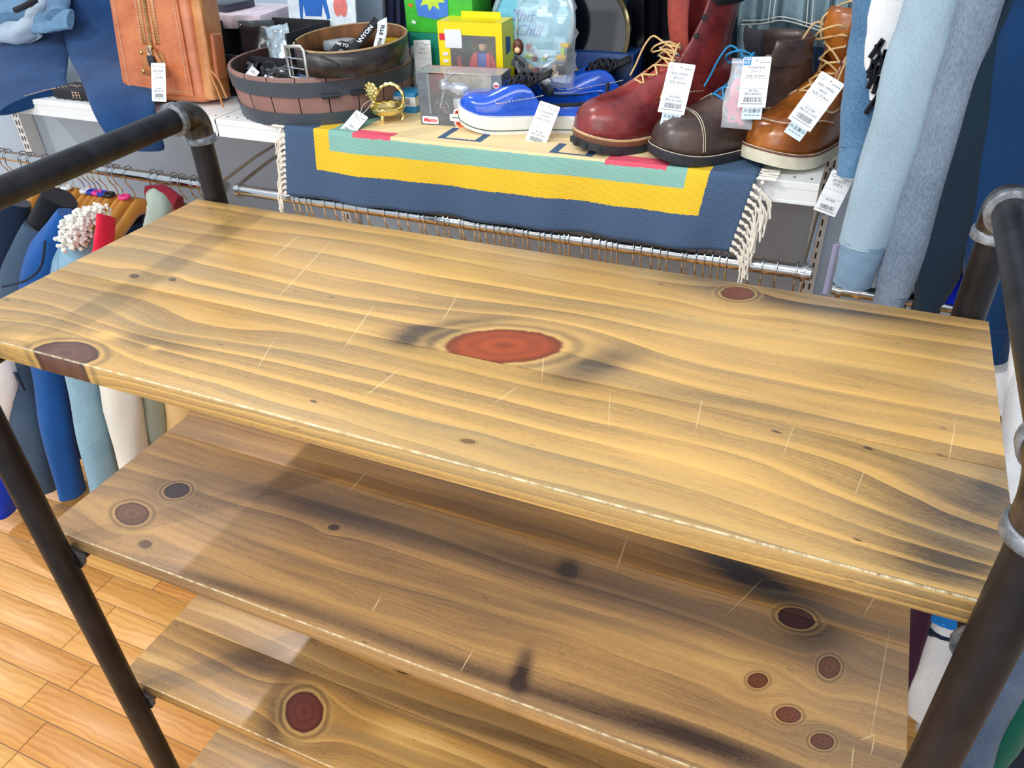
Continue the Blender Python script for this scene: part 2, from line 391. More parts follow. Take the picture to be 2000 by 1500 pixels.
for xi in (0, 1):
    for yi, yy in enumerate(PY):
        x = PX[xi][yi]
        MB().cyl((x, yy, .0), (x, yy, ZR - .045), PR, 32).build('post', iron, rack)
        sgn = 1 if yi == 0 else -1
        R_ = .024
        arc = [(x, yy + sgn * R_ * (1 - math.cos(a)), ZR - R_ + R_ * math.sin(a)) for a in np.linspace(0, math.pi / 2, 9)]
        arc = [(x, yy, ZR - .038)] + arc + [(x, yy + sgn * .038, ZR)]
        e = MB().tube(arc, [PR + .0042] * len(arc), 28).build('elbow_fitting', iron2, rack, angle=60)
        for nm, A, B in (('lower', Vector((x, yy, ZR)), Vector((0, 0, -1))), ('inner', Vector((x, yy, ZR)), Vector((0, sgn, 0)))):
            MB().tube([A + B * q for q in (.033, .035, .044, .046)], [PR + .004, PR + .0068, PR + .0068, PR + .002], 28).build('fitting_collar', weld, e, angle=60)
        MB().tube([(x, yy, 0), (x, yy, .006)], PR + .02, 28).build('floor_flange', iron2, rack)
    xa, xb = PX[xi]; r0, r1 = Vector((xa, PY[0], 0)), Vector((xb, PY[1], 0)); dr = (r1 - r0).normalized()
    MB().cyl(r0 + dr * .042 + Vector((0, 0, ZR)), r1 - dr * .042 + Vector((0, 0, ZR)), PR, 32).build('top_rail', iron, rack)
    for zt in ZT:
        zz_ = Vector((0, 0, zt - TH - .0135))
        cb = MB().cyl(r0 + zz_, r1 + zz_, .013, 20).build('cross_bar', iron, rack)
        for c0, sg in ((r0 + dr * PR, 1), (r1 - dr * PR, -1)):
            MB().tube([c0 + zz_ - dr * sg * .002, c0 + zz_ + dr * sg * .004, c0 + zz_ + dr * sg * .009], [.019, .0185, .0135], 16).build('weld_bead', weld, cb)

# ------------------------------------------------------------ floor of wood-look planks
m, b, tc = start('floor_plank')
x, y, z = sep(tc.outputs['Object'])
oi = X.nt.nodes.new('ShaderNodeObjectInfo'); rnd = X(oi.outputs['Random'])
w = y + (xnoise(xvec(x * 5, y * 16, rnd * 40), 1, 3, .6) - .5) * .05
g = xnoise(xvec(x * 3, w * 130, rnd * 20), 1, 4, .65); fl = X._m('SINE', w * 420.0 + g * 5) * .5 + .5
f = xclamp(g * .85 + fl * .18 + (rnd - .5) * .45 - .12)
X.nt.links.new(xramp(f, [(.1, c8(240, 184, 104)), (.5, c8(220, 154, 76)), (.9, c8(184, 116, 52))]).k, b.inputs['Base Color'])
b.inputs['Roughness'].default_value = .38; bump(b, g, .08)
plank_mat = m
grout = plain('floor_grout', c8(150, 128, 110), .9, 0, .1, 60, .1)
floor = MB().box((-.9, .9, -.016), (5.4, 3.6, .03)).build('floor', grout, kind='structure')
OFFf = OFF[floor.name]
PWID, PLEN = .0755, .46
joints = {0: -1.398, 1: -1.482, 2: -1.419, 3: -1.53, 4: -1.506, 5: -1.592, 6: -1.46}
pm = None
for r in range(-9, 17):
    y0 = .4225 + PWID * r
    j = joints.get(r, joints[(r * 3) % 7] + .11 * ((r * 5) % 3))
    for k in range(-5, 5):
        x0 = j + k * PLEN
        if x0 + PLEN < -3.4 or x0 > 1.2: continue
        if pm is None:
            o = MB().box((x0 + PLEN / 2, y0 + PWID / 2, -.0005), (PLEN - .0022, PWID - .0022, .003), bev=.0006)
            c = Vector((x0 + PLEN / 2, y0 + PWID / 2, -.0005)); OFF['_p'] = c
            o.v = [v - c + OFFf for v in o.v]
            o = o.build('plank', plank_mat, floor); pm = o
        else:
            o = pm.copy(); C.objects.link(o); o.parent = floor
        o.location = Vector((x0 + PLEN / 2, y0 + PWID / 2, -.0005)) - OFFf

# ------------------------------------------------------------ white shop shelving
white = plain('white_enamel', c8(238, 240, 240), .35, 0, .03, 20, .02)
panelm = plain('grey_panel', c8(186, 204, 222), .5, 0, .04, 6, .02)
dark = plain('slot_black', c8(20, 20, 22), .7)
chrome = plain('chrome', c8(214, 220, 224), .13, 1, .05, 20, 0)
BY = 1.28; BZ = .968; SZ = 1.12
wall = MB().box((-.9, 1.735, 1.2), (5.4, .03, 2.4)).build('wall_back', panelm, kind='structure')
shelving = thing('shop_shelving', 'white metal shop shelving with slotted uprights behind the pipe rack', 'shelving', (-1.2, 1.5, 0))
for x0, x1 in ((-2.45, -1.252), (-1.248, -.045)):
    cx = (x0 + x1) / 2
    p = MB().box((cx, 1.49, SZ - .004), (x1 - x0, .42, .008)).box((cx, 1.281, SZ - .020), (x1 - x0, .004, .032)).box((cx, 1.283, SZ - .034), (x1 - x0, .010, .004)).box((cx, 1.2795, SZ - .006), (x1 - x0, .003, .010)).build('shelf_panel', white, shelving)
    h = MB()
    for i in range(46):
        xx = x0 + .014 + i * (x1 - x0 - .028) / 45; h.tube([(xx, 1.30, SZ + .0001), (xx, 1.30, SZ + .0005)], .0022, 8)
    h.build('perforation', dark, p)
for x in (-2.45, -1.25, -.045):
    u = MB().box((x, 1.695, 1.1), (.030, .045, 2.2)).build('slotted_upright', white, shelving)
    s = MB()
    for i in range(60):
        for dx in (-.006, .006): s.box((x + dx, 1.672, .45 + i * .025), (.003, .002, .014))
    s.build('slot', dark, u, kind='stuff')
    for sx in (-1, 1):
        if (x < -2.4 and sx < 0) or (x > -.1 and sx > 0): continue
        T = Matrix.Translation((x + sx * .012, 0, 0)) @ Matrix.Rotation(math.pi / 2, 4, 'X') @ Matrix.Rotation(math.pi / 2, 4, 'Y')
        MB().add([(x + sx * .010, 1.69, SZ - .012), (x + sx * .010, 1.30, SZ - .012), (x + sx * .010, 1.30, SZ - .035), (x + sx * .010, 1.69, SZ - .085),
                  (x + sx * .013, 1.69, SZ - .012), (x + sx * .013, 1.30, SZ - .012), (x + sx * .013, 1.30, SZ - .035), (x + sx * .013, 1.69, SZ - .085)],
                 [(0, 1, 2, 3), (7, 6, 5, 4), (0, 4, 5, 1), (1, 5, 6, 2), (2, 6, 7, 3), (3, 7, 4, 0)]).build('shelf_bracket', white, shelving)
def bar(x0, x1, z, label, r=.0125):
    t = thing('hanging_bar', label, 'clothes rail', ((x0 + x1) / 2, BY, z))
    MB().tube([(x0, BY, z), (x0 + .001, BY, z), (x1 - .001, BY, z), (x1, BY, z)], [r * .8, r, r, r * .8], 24).build('tube', chrome, t)
    for x in (x0 + .012, x1 - .012):
        MB().tube([(x - .004, BY, z), (x + .004, BY, z)], r + .004, 20).tube([(x, BY, z + .012), (x, BY + .12, z + .03), (x, 1.66, z + .05)], .005, 8).build('bar_bracket', chrome, t)
    return t
bar(-2.42, -1.262, BZ + .0, 'chrome hanging rail at far left under the denim jeans')
bar(-1.238, -.03, BZ, 'long chrome hanging rail under the striped rug, crowded with hooks')
bar(.005, .9, BZ - .02, 'short chrome rail at right below the pale blue sweatshirt sleeve')

# ------------------------------------------------------------ hangers
wood_h = plain('hanger_wood', c8(226, 160, 74), .3, 0, .1, 30, .03, coat=.4, stretch=(1, .2, 1))
wood_d = plain('hanger_dark_wood', c8(150, 92, 50), .35, 0, .15, 30, .03, coat=.3, stretch=(1, .2, 1))
def make_hanger(label, wm, z=BZ):
    t = thing('clothes_hanger', label, 'hanger', (0, BY, z))
    pts = [(0, BY + .0155 * math.cos(a), z + .0015 + .0155 * math.sin(a)) for a in np.linspace(math.radians(-20), math.radians(215), 15)]
    pts += [(0, BY - .012, z - .022), (0, BY - .003, z - .036), (0, BY, z - .05), (0, BY, z - .085)]
    MB().tube(catmull(pts, 2), .0015, 6).build('hook', chrome, t)
    rows = []
    for i in range(25):
        s = -1 + i / 12; yy = BY + .195 * s
        zc = z - .092 + .010 * math.exp(-(s * 5) ** 2) - .085 * abs(s) ** 1.35; h = .020 - .006 * abs(s); th = .008 + .009 * abs(s) ** 2
        xo = .012 * (abs(s) ** 2)
        if i in (0, 24): h *= .5; th *= .5
        rows.append([Vector((xo + th * math.cos(a), yy, zc + h * math.sin(a))) for a in np.linspace(0, 2 * math.pi, 13)[:-1]])
    MB().rings(rows).build('wooden_body', wm, t)
    return t
hooks_main = [579.5, 590, 603.5, 613, 639, 660, 675, 701, 723, 756, 783, 801, 825, 834, 858, 872, 881, 903, 909, 932, 941, 954, 969, 980, 995, 1007, 1026, 1035, 1058, 1068, 1081, 1097,
              1107, 1115, 1141, 1159, 1175, 1187, 1199, 1209, 1241, 1255, 1276, 1292, 1306, 1336, 1343, 1362, 1378, 1393, 1407, 1421, 1465, 1490, 1518, 1556, 1572]
hooks_left = [5, 16, 46, 62, 90, 112, 130, 150, 163, 174, 184, 197, 216, 227, 250, 299, 312, 340, 356, 379, 395]
hA = make_hanger('bare light wooden hanger on the long chrome rail behind the rack', wood_h)
hA.location.x = P(hooks_main[0], 400, y=BY).x
def bar_x(px, z=BZ):
    lo, hi = -3.0, 1.0
    for _ in range(40):
        mid = (lo + hi) / 2
        if proj((mid, BY, z))[0] < px: lo = mid
        else: hi = mid
    return lo
hA.location.x = bar_x(hooks_main[0]); hA['group'] = 'wooden hangers crowded on the long rail'
for px in hooks_main[1:52]:
    c = copy_tree(hA); c.location.x = bar_x(px)
hB = make_hanger('dark brown wooden hanger beside the rug fringe at the right end of the rail', wood_d); hB['group'] = 'wooden hangers at the right end of the long rail'
hB.location.x = bar_x(hooks_main[52])
for i, px in enumerate(hooks_main[53:]):
    c = copy_tree(hB); c.location.x = bar_x(px)
    if i == 0:
        c['label'] = 'light wooden hanger among darker ones right of the rug fringe'; del c['group']
        for ch in c.children:
            if ch.name.startswith('wooden'): ch.data = ch.data.copy(); ch.data.materials[0] = wood_h
hC = make_hanger('light wooden hanger on the left rail above the jackets', wood_h); hC['group'] = 'wooden hangers on the left rail'
hC.location.x = bar_x(hooks_left[0])
rings_at = {4: (240, 244, 246), 7: (236, 240, 244), 8: (30, 60, 190), 9: (255, 60, 160), 10: (30, 60, 190), 11: (40, 36, 40), 13: (255, 70, 150), 18: (220, 240, 40), 2: (250, 60, 150), 17: (30, 34, 36), 5: (240, 244, 246)}
ring_names = {4: 'white', 7: 'white', 8: 'blue', 9: 'bright pink', 10: 'blue', 11: 'black', 13: 'pink', 18: 'yellow', 2: 'hot pink', 17: 'dark', 5: 'white'}
hl = [hC]
for px in hooks_left[1:]:
    c = copy_tree(hC); c.location.x = bar_x(px); hl.append(c)
for i, rgb in rings_at.items():
    h = hl[i]; wx = Vector((0, BY, BZ)); mb = MB()
    mb.tube([(.0095 * math.cos(a), BY + .0095 * math.sin(a), BZ - .062) for a in np.linspace(0, 2 * math.pi, 13)[:-1]], .0052, 8, closed=True)
    OFF[h.name] = wx
    h['label'] = 'wooden hanger with a %s size ring, %s' % (ring_names[i], {4: 'fifth hook', 7: 'third of the white-ringed', 8: 'left of the bright pink one', 9: 'between the two blue-ringed', 10: 'right of the bright pink one', 11: 'between blue and pink rings', 13: 'right of the black ring', 18: 'nearest the rack post', 2: 'farthest left', 17: 'beside the yellow-ringed one', 5: 'second of the white-ringed'}[i])
    mb.build('size_ring', plain('ring_%s' % ring_names[i].replace(' ', '_'), c8(*rgb), .3, 0, .02, 20, 0), h, label='%s plastic size ring' % ring_names[i])

# ------------------------------------------------------------ rug
m, b, tc = start('rug_wool')
u, v, _ = sep(tc.outputs['UV'])
j1 = (xnoise(xvec(u * 260, v * 20), 1, 2, .6) - .5) * .006; j2 = (xnoise(xvec(u * 30, v * 300, 4.0), 1, 2, .6) - .5) * .004
uu = u + j2; vv = v + j1 + (xnoise(xvec(u * 12, 1.0), 1, 1) - .5) * .004
NAVY, YEL, TEAL, PINK, CREAM = c8(78, 100, 130), c8(242, 200, 60), c8(142, 190, 178), c8(232, 96, 116), c8(240, 214, 164)
def inside(u0, u1, v0, v1): return xgt(uu, u0) * xgt(u1, uu) * xgt(vv, v0) * xgt(v1, vv)
X_ = X
def xgt(a, b): return X_._m('GREATER_THAN', a, b)
col = xmix(inside(-.990, -.214, .060, .60), NAVY, YEL)
col = xmix(inside(-.955, -.250, .103, .60), col, TEAL)
col = xmix(inside(-.900, -.285, .134, .60), col, CREAM)
col = xmix(inside(-.900, -.815, .134, .175), col, PINK)
col = xmix(inside(-.392, -.285, .130, .18), col, PINK)
col = xmix(inside(-.730, -.640, .172, .24), col, NAVY)
col = xmix(inside(-.715, -.655, .180, .24), col, CREAM)
col = xmix(inside(-.50, -.42, .155, .21), col, NAVY); col = xmix(inside(-.485, -.435, .162, .21), col, CREAM)
wv = xnoise(xvec(u * 240, v * 900), 1, 2, .7); rib = X._m('SINE', v * 2400.0) * .5 + .5
sh = xmix(xclamp(wv * .9 + rib * .22), (.82, .82, .82), (1.25, 1.25, 1.25))
n = X.nt.nodes.new('ShaderNodeMix'); n.data_type = 'RGBA'; n.blend_type = 'MULTIPLY'; n.inputs[0].default_value = 1
X.nt.links.new(col.k, n.inputs[6]); X.nt.links.new(sh.k, n.inputs[7]); X.nt.links.new(n.outputs[2], b.inputs['Base Color'])
b.inputs['Roughness'].default_value = .95; b.inputs['Specular IOR Level'].default_value = .1
bump(b, rib * .5 + wv, .5, .0015)
rug_mat = m
def rug_pt(u, v):
    """u along x, v = length from the lower hem: hangs to the shelf edge, then lies back"""
    sag = .004 * math.sin(u * 9) - .006 * (abs((u + .62) / .46)) ** 2
    drop = .143 + .010 * (u + 1.06) / -.9
    x = u
    if v < drop:
        fall = 1 - v / drop
        yy = 1.270 - .004 - .010 * fall - .006 * math.sin(u * 21 + 1) * fall - .004 * math.sin(u * 47) * fall
        z = SZ + .006 - (drop - v)
        x = u - .024 * fall * (1 if u < -.9 else 0) * ((-.9 - u) / .16) - .026 * fall * max(0, (u + .4) / .26)
    else:
        s = v - drop; r = .012
        if s < r * 1.57:
            a = s / r; yy = 1.266 + r * (1 - math.cos(a)); z = SZ + .006 + r * .0 * a - .0 + .0
            z = SZ + .0035 - r * 0 + .0025 * math.cos(a)
        else:
            yy = 1.266 + r + (s - r * 1.57); z = SZ + .0035
    return Vector((x, yy, z))
NU, NV = 120, 44
mb = MB(); rows = []; uvm = []
for j in range(NV + 1):
    v = j / NV * .36
    rows.append([rug_pt(-1.06 + i / NU * .921, v) for i in range(NU + 1)])
    uvm += [(-1.06 + i / NU * .921, v) for i in range(NU + 1)]
rug = thing('striped_rug', 'woven navy, yellow, teal and pink rug draped over the shelf edge under the shoes', 'rug', (-.6, 1.3, SZ))
mb.grid(rows)
me = bpy.data.meshes.new('woven_body'); off = OFF[rug.name]
me.from_pydata([tuple(q - off) for q in mb.v], [], mb.f); me.shade_smooth(); me.materials.append(rug_mat)
L = me.uv_layers.new(name='UVMap')
for lp in me.loops: L.data[lp.index].uv = uvm[lp.vertex_index]
o = bpy.data.objects.new('woven_body', me); C.objects.link(o); o.parent = rug; OFF[o.name] = off
mo = o.modifiers.new('s', 'SOLIDIFY'); mo.thickness = .0035; mo.offset = 0
cotton = plain('cotton_fringe', c8(240, 234, 222), .9, 0, .08, 200, .3)
for side in (0, 1):
    for k in range(15):
        v = .006 + k * (.012 if side == 0 else .0125); u = -1.06 if side == 0 else -.139
        p = rug_pt(u, v); d = -1 if side == 0 else 1
        mb = MB(); r2 = random.Random(side * 50 + k)
        if side == 0: ext = [.012, .010, -.02]
        else: ext = [.014, .014, -.02]
        for s in range(4):
            ln = .035 + r2.random() * .035
            if side == 0: ln *= .8
            off_x = d * (.006 + .008 * r2.random()); kk = p + Vector((d * .010, -.003, -.006))
            dx = d * (.004 + .016 * r2.random() * (1.0 if side else .5)); dy = -.004 + .006 * r2.random()
            pts = [p + Vector((-d * .002, -.001, (s - 1.5) * .002)), kk, kk + Vector((dx, dy, -ln * .35)), kk + Vector((dx * 1.1, dy, -ln * .7)), kk + Vector((dx * (.8 + .5 * r2.random()), dy - .002, -ln))]
            if p.z > SZ - .004:
                pts = [q if q.y < 1.262 or True else q for q in pts]
                if pts[0].y > 1.262: pts = [Vector((p.x + d * .02 * i * .5, p.y + (r2.random() - .5) * .006, SZ + .004)) for i in range(4)]
            mb.tube(catmull(pts, 4), .0015, 5)
        mb.sphere(p + Vector((d * .010, -.002, -.006)), .0038, 4)
        mb.build('tassel', cotton, rug)
# ------------------------------------------------------------ price tags
paper = plain('tag_paper', c8(244, 247, 250), .6, 0, .01, 50, 0)
slipm = plain('slip_paper', c8(206, 226, 240), .6, 0, .01, 50, 0)
ink = plain('print_grey', c8(92, 96, 108), .7, 0, .02, 50, 0)
blue_ink = plain('print_blue', c8(28, 132, 204), .6, 0, .02, 50, 0)
string = plain('tag_string', c8(226, 226, 222), .6, 0, .05, 50, 0)
def barcode(mb, cx, cy, w, h, T, z=.0007, seed=1):
    r = random.Random(seed); x = -w / 2
    while x < w / 2:
        t = r.choice((.0006, .0009, .0013)); mb.add([(cx + x, cy - h / 2, z), (cx + x + t, cy - h / 2, z), (cx + x + t, cy + h / 2, z), (cx + x, cy + h / 2, z)], [(0, 1, 2, 3)], T); x += t + r.choice((.0006, .0010))
def price_tag(label, px, py, y, roll=0, w=.042, h=.080, lines=(), price=(), tilt=25, yaw=0, slip=None, logo=False, tie=None, grp=None):
    o = P(px, py, y=y); T = XF(o, yaw) @ Matrix.Rotation(math.radians(90 - tilt), 4, 'X') @ Matrix.Rotation(math.radians(roll), 4, 'Z')
    t = thing('price_tag', label, 'tag', o)
    c = .0015; poly = [(-w / 2 + c, 0), (-w / 2, -c), (-w / 2, -h), (w / 2, -h), (w / 2, -c), (w / 2 - c, 0)][::-1]
    MB().ext(poly, .0005, T).build('tag_card', paper, t)
    mb = MB()
    def bar_(cx, cy, ww, hh): mb.add([(cx - ww / 2, cy - hh / 2, .0007), (cx + ww / 2, cy - hh / 2, .0007), (cx + ww / 2, cy + hh / 2, .0007), (cx - ww / 2, cy + hh / 2, .0007)], [(0, 1, 2, 3)], T)
    mb.tube([(0, -.006, .0006), (0, -.006, .0008)], .0011, 8, T)
    for k in range(5): bar_(w * .14 + k * w * .07, -.0085, w * .045, .0012)
    if not logo:
        mb.tube([(-w * .32 + .003 * math.cos(a), -.007 + .0025 * math.sin(a), .0007) for a in np.linspace(0, 6.28, 13)[:-1]], .00025, 4, T, closed=True)
    yy = -h * .21
    for s in lines: text(mb, s, .0056, T @ Matrix.Translation((0, yy, .0006))); yy -= h * .085
    bar_(0, -h * .43, w * .92, .0003); bar_(0, -h * .62, w * .92, .0003); bar_(0, -h * .93, w * .8, .0009)
    yy = -h * .67
    for s in price: text(mb, s, .0052, T @ Matrix.Translation((0, yy, .0006))); yy -= h * .065
    barcode(mb, 0, -h * .845, w * .62, h * .10, T, seed=int(px))
    mb.build('printing', ink, t, smooth=False)
    if logo:
        q = w * .27
        l = MB().box((-w / 2 + q / 2 + .001, -q / 2 - .001, .0008), (q, q, .0003), T).build('blue_label', blue_ink, t)
        l2 = MB(); text(l2, 'WEB', q * .42, T @ Matrix.Translation((-w / 2 + q / 2 + .001, -q * .36, .0009)), bold=.02); text(l2, 'DO', q * .40, T @ Matrix.Translation((-w / 2 + q * .40 + .001, -q * .78, .0009)), bold=.02)
        l2.add([(-w / 2 + q * .70, -q * .68, .0011), (-w / 2 + q * .95, -q * .68, .0011), (-w / 2 + q * .82, -q * .92, .0011)], [(0, 2, 1)], T)
        l2.build('lettering', paper, l)
    if tie is not None:
        a = T @ Vector((0, -.006, .001)); e = Vector(tie)
        m1 = (a + e) / 2 + Vector((.006, -.004, 0)); m2 = (a + e) / 2 + Vector((-.006, -.002, .004))
        MB().tube(catmull([a, m1, e, m2, a], 5), .0006, 5).build('tag_string', string, t)
    if slip:
        sw = w * .72; T2 = T @ Matrix.Translation((w * .04, 0, -.0012))
        t2 = thing('paper_slip', slip, 'tag', o)
        MB().ext([(-sw / 2, -h * .8), (-sw / 2, -h * 1.235), (sw / 2, -h * 1.235), (sw / 2, -h * .8)], .0004, T2).build('slip_card', slipm, t2)
        m2 = MB(); text(m2, '片足展示', .0066, T2 @ Matrix.Translation((0, -h * 1.07, .0004)), bold=.015)
        for k in range(4): m2.box((-sw * .3 + k * sw * .2, -h * 1.15, .0006), (sw * .16, .001, .0001), T2)
        m2.build('printing', ink, t2, smooth=False)
    return t

# ------------------------------------------------------------ footwear
OUTL = [(0, 0), (.015, .40), (.05, .62), (.12, .74), (.25, .76), (.38, .74), (.5, .80), (.62, .93), (.72, 1.0), (.80, .99), (.87, .90), (.93, .74), (.97, .52), (.99, .30), (1, 0)]
def ts_(n): return [.5 - .5 * math.cos(math.pi * i / n) for i in range(n + 1)]
def outline(L, W, n=26, grow=0):
    t = ts_(n); up = [(-grow + (L + 2 * grow) * a, (W / 2 + grow) * interp(OUTL, a)) for a in t]
    return up + [(x, -y) for x, y in up[::-1][1:-1]]
def layer(mb, L, W, z0, z1, grow, T, rise=.012, n=26, g2=None):
    """sole layer following the outline, toe springs up by rise"""
    g2 = grow if g2 is None else g2
    def zz(x): return rise * max(0, (x / L - .72) / .28) ** 2
    rows = []
    for z, g in ((z0, grow), (z0 * .5 + z1 * .5, (grow + g2) / 2 + .0008), (z1, g2)):
        rows.append([Vector((x, y, z + zz(x))) for x, y in outline(L, W, n, g)])
    mb.rings(rows, T)
def upper(mb, L, W, H, z0, T, gap=None, n=34, m=22, rise=.012, sq=.72, off=0.0, t0=0.0, t1=1.0):
    """foot part of a shoe as sections across its length; gap(t) = half angle left open on top"""
    cols = []
    for i in range(n + 1):
        t = t0 + (t1 - t0) * (.5 - .5 * math.cos(math.pi * i / n)); hw = (W / 2 * interp(OUTL, t)) * 1.0 + off; h = interp(H, t) + off; x = L * t
        zr = z0 + rise * max(0, (t - .72) / .28) ** 2; g = gap(t) if gap else 0
        row = []
        for j in range(m + 1):
            u = j / m
            a = (u * 2) * (math.pi / 2 - g) if u < .5 else math.pi - (1 - u) * 2 * (math.pi / 2 - g)
            ca, sa = math.cos(a), math.sin(a)
            row.append(Vector((x, hw * math.copysign(abs(ca) ** sq, ca), zr + h * abs(sa) ** .82)))
        cols.append((row, g))
    b = len(mb.v)
    for row, g in cols: mb.v += [T @ p for p in row]
    for i in range(n):
        for j in range(m):
            if j in (m // 2 - 0,) and cols[i][1] + cols[i + 1][1] > .02 and False: continue
            if (j == m // 2 - 1 or j == m // 2) and cols[i][1] > .01 and cols[i + 1][1] > .01:
                # leave the throat open
                if j == m // 2 - 1: continue
            mb.f.append((b + i * (m + 1) + j, b + (i + 1) * (m + 1) + j, b + (i + 1) * (m + 1) + j + 1, b + i * (m + 1) + j + 1))
def surf(L, W, H, z0, t, a, rise=.012, sq=.72, off=0.0):
    hw = W / 2 * interp(OUTL, t) + off; h = interp(H, t) + off; ca, sa = math.cos(a), math.sin(a)
    return Vector((L * t, hw * math.copysign(abs(ca) ** sq, ca), z0 + rise * max(0, (t - .72) / .28) ** 2 + h * abs(sa) ** .82))
def shaft(mb, L, W, prof, T, gap, n=40, m=14):
    """prof: rows of (z, centre_t, half_length, half_width); gap(k) = half angle open at the front"""
    rows = []
    for k in range(m + 1):
        f = k / m; z, cx, a, b = [float(np.interp(f, [i / (len(prof) - 1) for i in range(len(prof))], [p[q] for p in prof])) for q in range(4)]
        g = gap(f); row = []
        for j in range(n + 1):
            th = g + (2 * math.pi - 2 * g) * j / n
            row.append(Vector((cx * L + a * math.cos(th), b * math.sin(th), z)))
        rows.append(row)
    mb.grid(rows, False, T)
def stitch(mb, pts, T, r=.0006, dash=.004):
    r = r * 1.35; T = T if T is not None else Matrix.Identity(4)
    pts = catmull(pts, 6); acc = 0; on = []
    for i in range(len(pts) - 1):
        d = pts[i + 1] - pts[i]; n = max(1, int(d.length / (dash * 1.7)))
        for k in range(n):
            a = pts[i] + d * (k / n); mb.tube([a, a + d.normalized() * min(dash, d.length / n * .8)], r, 4, T)
def lace(pts, T, mat, parent, r=.0017, name='lace'):
    return MB().tube(catmull(pts, 5), r, 6, T).build(name, mat, parent)
def leather(name, col, dark_, rough=.32):
    m, b, tc = start(name); x, y, z = sep(tc.outputs['Object']); v = xvec(x, y, z)
    big = xnoise(v, 14, 4, .6); fine = xnoise(v, 420, 3, .6); cr = xnoise(xvec(x, y, z * 1.6), 60, 3, .6, .6)
    X.nt.links.new(xmix(xclamp(xstep(big, .3, .75) * .8 + (cr - .5) * .7), dark_, col).k, b.inputs['Base Color'])
    b.inputs['Roughness'].default_value = rough; b.inputs['Specular IOR Level'].default_value = .55; b.inputs['Coat Weight'].default_value = .25; b.inputs['Coat Roughness'].default_value = .25
    bump(b, fine * .4 + cr, .22, .001); return m
rubber = plain('black_rubber', c8(44, 46, 52), .6, 0, .2, 60, .1)
midbrown = plain('welt_leather', c8(120, 76, 56), .5, 0, .15, 60, .1)
tanwelt = plain('tan_welt', c8(206, 158, 104), .6, 0, .1, 60, .1)
cream_sole = plain('cream_wedge_sole', c8(226, 218, 194), .7, 0, .08, 60, .15)
thread = plain('cream_thread', c8(226, 214, 188), .8, 0, .05, 60, 0)
steel = plain('steel_eyelet', c8(190, 190, 188), .25, 1, .05, 60, 0)
redl = leather('oxblood_leather', c8(168, 62, 58), c8(92, 28, 32)); redin = leather('red_tongue', c8(190, 84, 66), c8(140, 52, 46), .6)
brnl = leather('dark_brown_leather', c8(104, 80, 70), c8(54, 42, 40), .4)
tanl = leather('tan_leather', c8(206, 124, 44), c8(140, 74, 26), .26)
blk = plain('black_fabric', c8(26, 28, 34), .8, 0, .3, 80, .2)
lacey = plain('tan_lace', c8(222, 188, 130), .7, 0, .25, 400, .2); laceb = plain('blue_lace', c8(36, 140, 196), .7, 0, .2, 400, .2); lacek = plain('black_lace', c8(34, 36, 42), .8, 0, .2, 400, .2)

